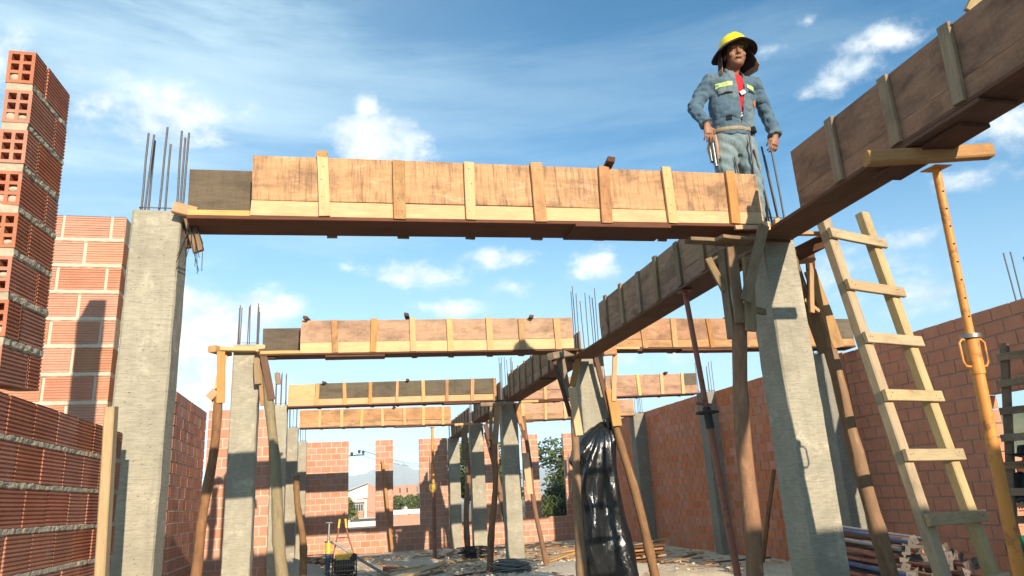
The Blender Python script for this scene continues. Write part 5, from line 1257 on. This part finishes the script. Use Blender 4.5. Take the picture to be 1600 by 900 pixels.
def house_brick():
    t = thing('house', 'unfinished pale brick building with small dark openings behind the second window gap', 'house', (6.6, 76, -.5))
    y0, y1 = 75., 82.; z1 = 3.1
    for a, b_, za, zb in ((5.0, 5.72, -.6, z1), (5.72, 5.84, -.6, 2.4), (5.84, 6.42, -.6, z1 + .02), (6.42, 6.54, -.6, 2.4), (6.54, 7.40, -.6, z1 + .04), (7.4, 7.62, -.6, 2.3), (7.62, 9.6, -.6, z1 + .1)):
        bx('wall', (a + .0015, y0, za), (b_ - .0015, y1, zb), M['farbrick'], t)
    bx('lintel', (5.72, y0 - .01, 2.85), (5.84, y1, z1), M['farbrick'], t); bx('lintel', (6.42, y0 - .01, 2.85), (6.54, y1, z1), M['farbrick'], t); bx('lintel', (7.4, y0 - .01, 3.0), (7.62, y1, z1 + .06), M['farbrick'], t)
    for a, b_ in ((5.72, 5.84), (6.42, 6.54)): bx('opening_shade', (a, y0 + .3, 2.35), (b_, y0 + .4, 2.9), M['glass_and_shade'], t)  # dark panels stand in for the shade inside the openings
    w_ = bx('window', (7.40, y0 + .05, 2.3), (7.62, y0 + .1, 3.0), M['whitewall'], t); bx('pane', (7.42, y0 + .02, 2.33), (7.50, y0 + .04, 2.97), M['glass_and_shade'], w_); bx('pane', (7.53, y0 + .02, 2.33), (7.60, y0 + .04, 2.97), M['glass_and_shade'], w_)
    bx('ring_beam', (5.0, y0 - .06, 1.30), (9.6, y0 - .01, 1.42), M['whitewall'], t); bx('pilaster', (6.86, y0 - .08, -.6), (6.98, y0 - .065, 1.3), M['whitewall'], t)
house_brick()
def boundary():
    t = thing('boundary_wall', 'low boundary wall with a pale concrete coping beyond the second window gap', 'wall', (4, 50, -.3))
    bx('wall', (2.9, 50, -.5), (5.16, 50.25, .62), M['farbrick'], t); bx('coping', (2.8, 49.9, .66), (5.9, 50.5, .95), M['whitewall'], t); bx('wall', (5.34, 50, -.5), (6.3, 50.25, .62), M['farbrick'], t)
    bx('gate_shade', (5.17, 50.2, -.5), (5.33, 50.26, .6), M['glass_and_shade'], t)  # no pane here, a dark sheet painted as shade in the gate gap
boundary()
def water_tank():
    t = thing('water_tank', 'grey cylindrical water tank among bushes beyond the second window gap', 'tank', (6.05, 60, .2))
    b = MB(); b.tube([(4.62, 55, .55), (4.62, 55, 1.05), (4.62, 55, 1.15)], [.17, .17, .08], 16); obj('tank', b, M['roof'], t)
water_tank()
def yard_wall():
    t = thing('yard_wall', 'sunlit brick building outside the doorway in the right wall', 'wall', (15, 16, 0))
    for i in range(12):
        for j in range(9):
            if (i, j) in ((1, 4), (3, 6), (6, 5)): continue
            bx('brick', (11.2 + i * .42 + (j % 2) * .2, 15 - i * .18, -.1 + j * .19), (11.6 + i * .42 + (j % 2) * .2, 15.2 - i * .18, .07 + j * .19), M['farbrick'], t)
    bx('capping', (11.2, 14.3, 1.62), (12.8, 14.6, 1.74), M['whitewall'], t)
yard_wall()

def leafmat(name, c1, c2):
    m, k, b = mat(name); v, rnd, ob = objvec(k); g = k.new('ShaderNodeNewGeometry')
    col = k.mix(g.outputs['Random Per Island'], (*c1, 1), (*c2, 1)); col = k.mix(k.rng(k.noise(v, 1.6, 3), .35, .65), col, (*[x * .6 for x in c1], 1))
    k.l.new(col, b.inputs['Base Color']); b.inputs['Roughness'].default_value = .6; b.inputs['Specular IOR Level'].default_value = .3; return m
M['leaf'] = leafmat('tree_leaves', (.085, .12, .035), (.15, .18, .06)); M['leaf2'] = leafmat('bush_leaves', (.13, .17, .05), (.18, .20, .07))
def tree(label, x, y, h, cr, n, lobes, m='leaf', leaf=.14, trunk=.14, cat='tree', name='tree', group=None):
    t = thing(name, label, cat, (x, y, -.2), 0, group)
    b = MB(); top = Vector((x, y, h * .62)); pts = [Vector((x, y, -.3)), Vector((x + .1, y, h * .3)), top]; b.tube(pts, [trunk, trunk * .75, trunk * .4], 9)
    L = []
    for i in range(lobes):
        a = U(0, 2 * pi); e = U(-.5, 1.); R_ = cr * U(.35, .9)
        c = Vector((x + R_ * cos(a), y + R_ * sin(a), h * .66 + e * h * .30)); L.append((c, cr * U(.28, .55)))
        b.tube([top.lerp(pts[1], U(0, .7)), top.lerp(c, .5) + Vector((0, 0, .1)), c], [trunk * .35, trunk * .2, .02], 6)
    obj('trunk', b, M['bark'], t)
    b = MB()
    for i in range(n):
        c, rr = random.choice(L); d = Vector((random.gauss(0, 1), random.gauss(0, 1), random.gauss(0, 1))).normalized() * rr * U(.45, 1.05) ** .6
        p = c + d; p.z -= .1 * abs(d.x)
        u = Vector((U(-1, 1), U(-1, 1), U(-.6, .6))).normalized(); w = u.cross(Vector((U(-1, 1), U(-1, 1), U(-1, 1)))).normalized(); s = leaf * U(.6, 1.3)
        b.add([p - u * s, p + w * s * .38, p + u * s, p - w * s * .38], [(0, 1, 2, 3)])
    obj('crown', b, M[m], t)
tree('dark leafy tree filling the gap between the right window pillars', 8.9, 28, 3.2, 1.4, 4600, 22, leaf=.10)
tree('tall dark tree right of the fourth centre column, seen through the gap', 4.75, 27.5, 3.4, 1.15, 7000, 22, leaf=.10)
tree('leafy tree behind the narrow gap left of the third centre column', 6.5, 30, 2.7, 1.1, 5000, 20, leaf=.11)
tree('dense low bush under the tree in the right window gap', 8.2, 25.6, 1.5, 1.2, 6000, 20, leaf=.09, trunk=.05, cat='bush', name='bush')
tree('light green bush beside the white house', -.05, 42, 1.7, .75, 3500, 16, 'leaf2', .10, .05, 'bush', 'bush')
tree('small green bush at the left side of the brick building', 4.45, 60, 1.9, .6, 1800, 10, 'leaf2', .12, .05, 'bush', 'bush')
tree('round green bush beside the grey water tank', 5.6, 58, 1.8, .85, 3000, 14, 'leaf2', .12, .05, 'bush', 'bush')
def corn():
    b = MB()
    for i in range(160):
        x, y = U(6.2, 8.6), U(23.8, 25.2); 
        for j in range(6):
            a = U(0, 6.3); z = U(.1, 1.1); L = U(.3, .6); p = Vector((x, y, z)); q = p + Vector((cos(a) * L * .6, sin(a) * L * .6, L * .5)); r_ = q + Vector((cos(a) * L * .5, sin(a) * L * .5, -L * .35)); s = Vector((-sin(a), cos(a), 0)) * .025
            b.add([p - s, p + s, q + s, q - s, r_], [(0, 1, 2, 3), (3, 2, 4)])
    o = obj('tall_grass', b, M['leaf2'], Wm=Matrix.Identity(4)); tag(o, 'tall reedy leaves growing behind the sill of the right window gap', 'plants', kind='stuff')
corn()
def power_line():
    t = thing('utility_pole', 'power line crossarm with dark insulators seen through the left window gap', 'utility pole', (-.6, 50, -.2))
    b = MB(); b.tube([(-.75, 50, -.2), (-.75, 50, 5.0)], [.14, .10], 10); obj('pole', b, M['roof'], t)
    b = MB(); b.tube([(-1.4, 50, 4.44), (1.55, 50, 4.58)], .035, 6); ca = obj('crossarm', b, M['wire'], t)
    for x, z in ((.72, 4.68), (1.2, 4.80), (1.46, 4.76)):
        b = MB(); b.tube([(x, 50, z - .14), (x, 50, z - .07), (x, 50, z + .03), (x, 50, z + .09)], [.035, .085, .095, .04], 10); obj('insulator', b, M['wire'], ca)
    for (p, z0, z1) in ((.72, 4.7, 3.9), (1.2, 4.85, 4.0), (1.46, 4.8, 3.75)):
        b = MB(); n = 14; q0 = Vector((p, 50, z0 + .05)); q1 = Vector((p + 8, 49.5, z1 - .2))
        b.tube([q0.lerp(q1, i / n) - Vector((0, 0, .55 * sin(pi * i / n))) for i in range(n + 1)], .010, 5); obj('wire', b, M['wire'], t)
power_line()

# ------------------------------------------------------------------ the air between here and the mountains
def haze():
    b = MB(); b.box((-2200, -60, -6), (2300, 2900, 150)); m = bpy.data.materials.new('haze_air'); m.use_nodes = True; nt = m.node_tree; nt.nodes.clear()
    v = nt.nodes.new('ShaderNodeVolumePrincipled'); v.inputs['Color'].default_value = (.72, .86, 1., 1); v.inputs['Density'].default_value = .00038; v.inputs['Anisotropy'].default_value = -.35
    out = nt.nodes.new('ShaderNodeOutputMaterial'); nt.links.new(v.outputs[0], out.inputs['Volume'])
    tag(obj('haze', b, m, Wm=Matrix.Identity(4)), kind='stuff')
haze()
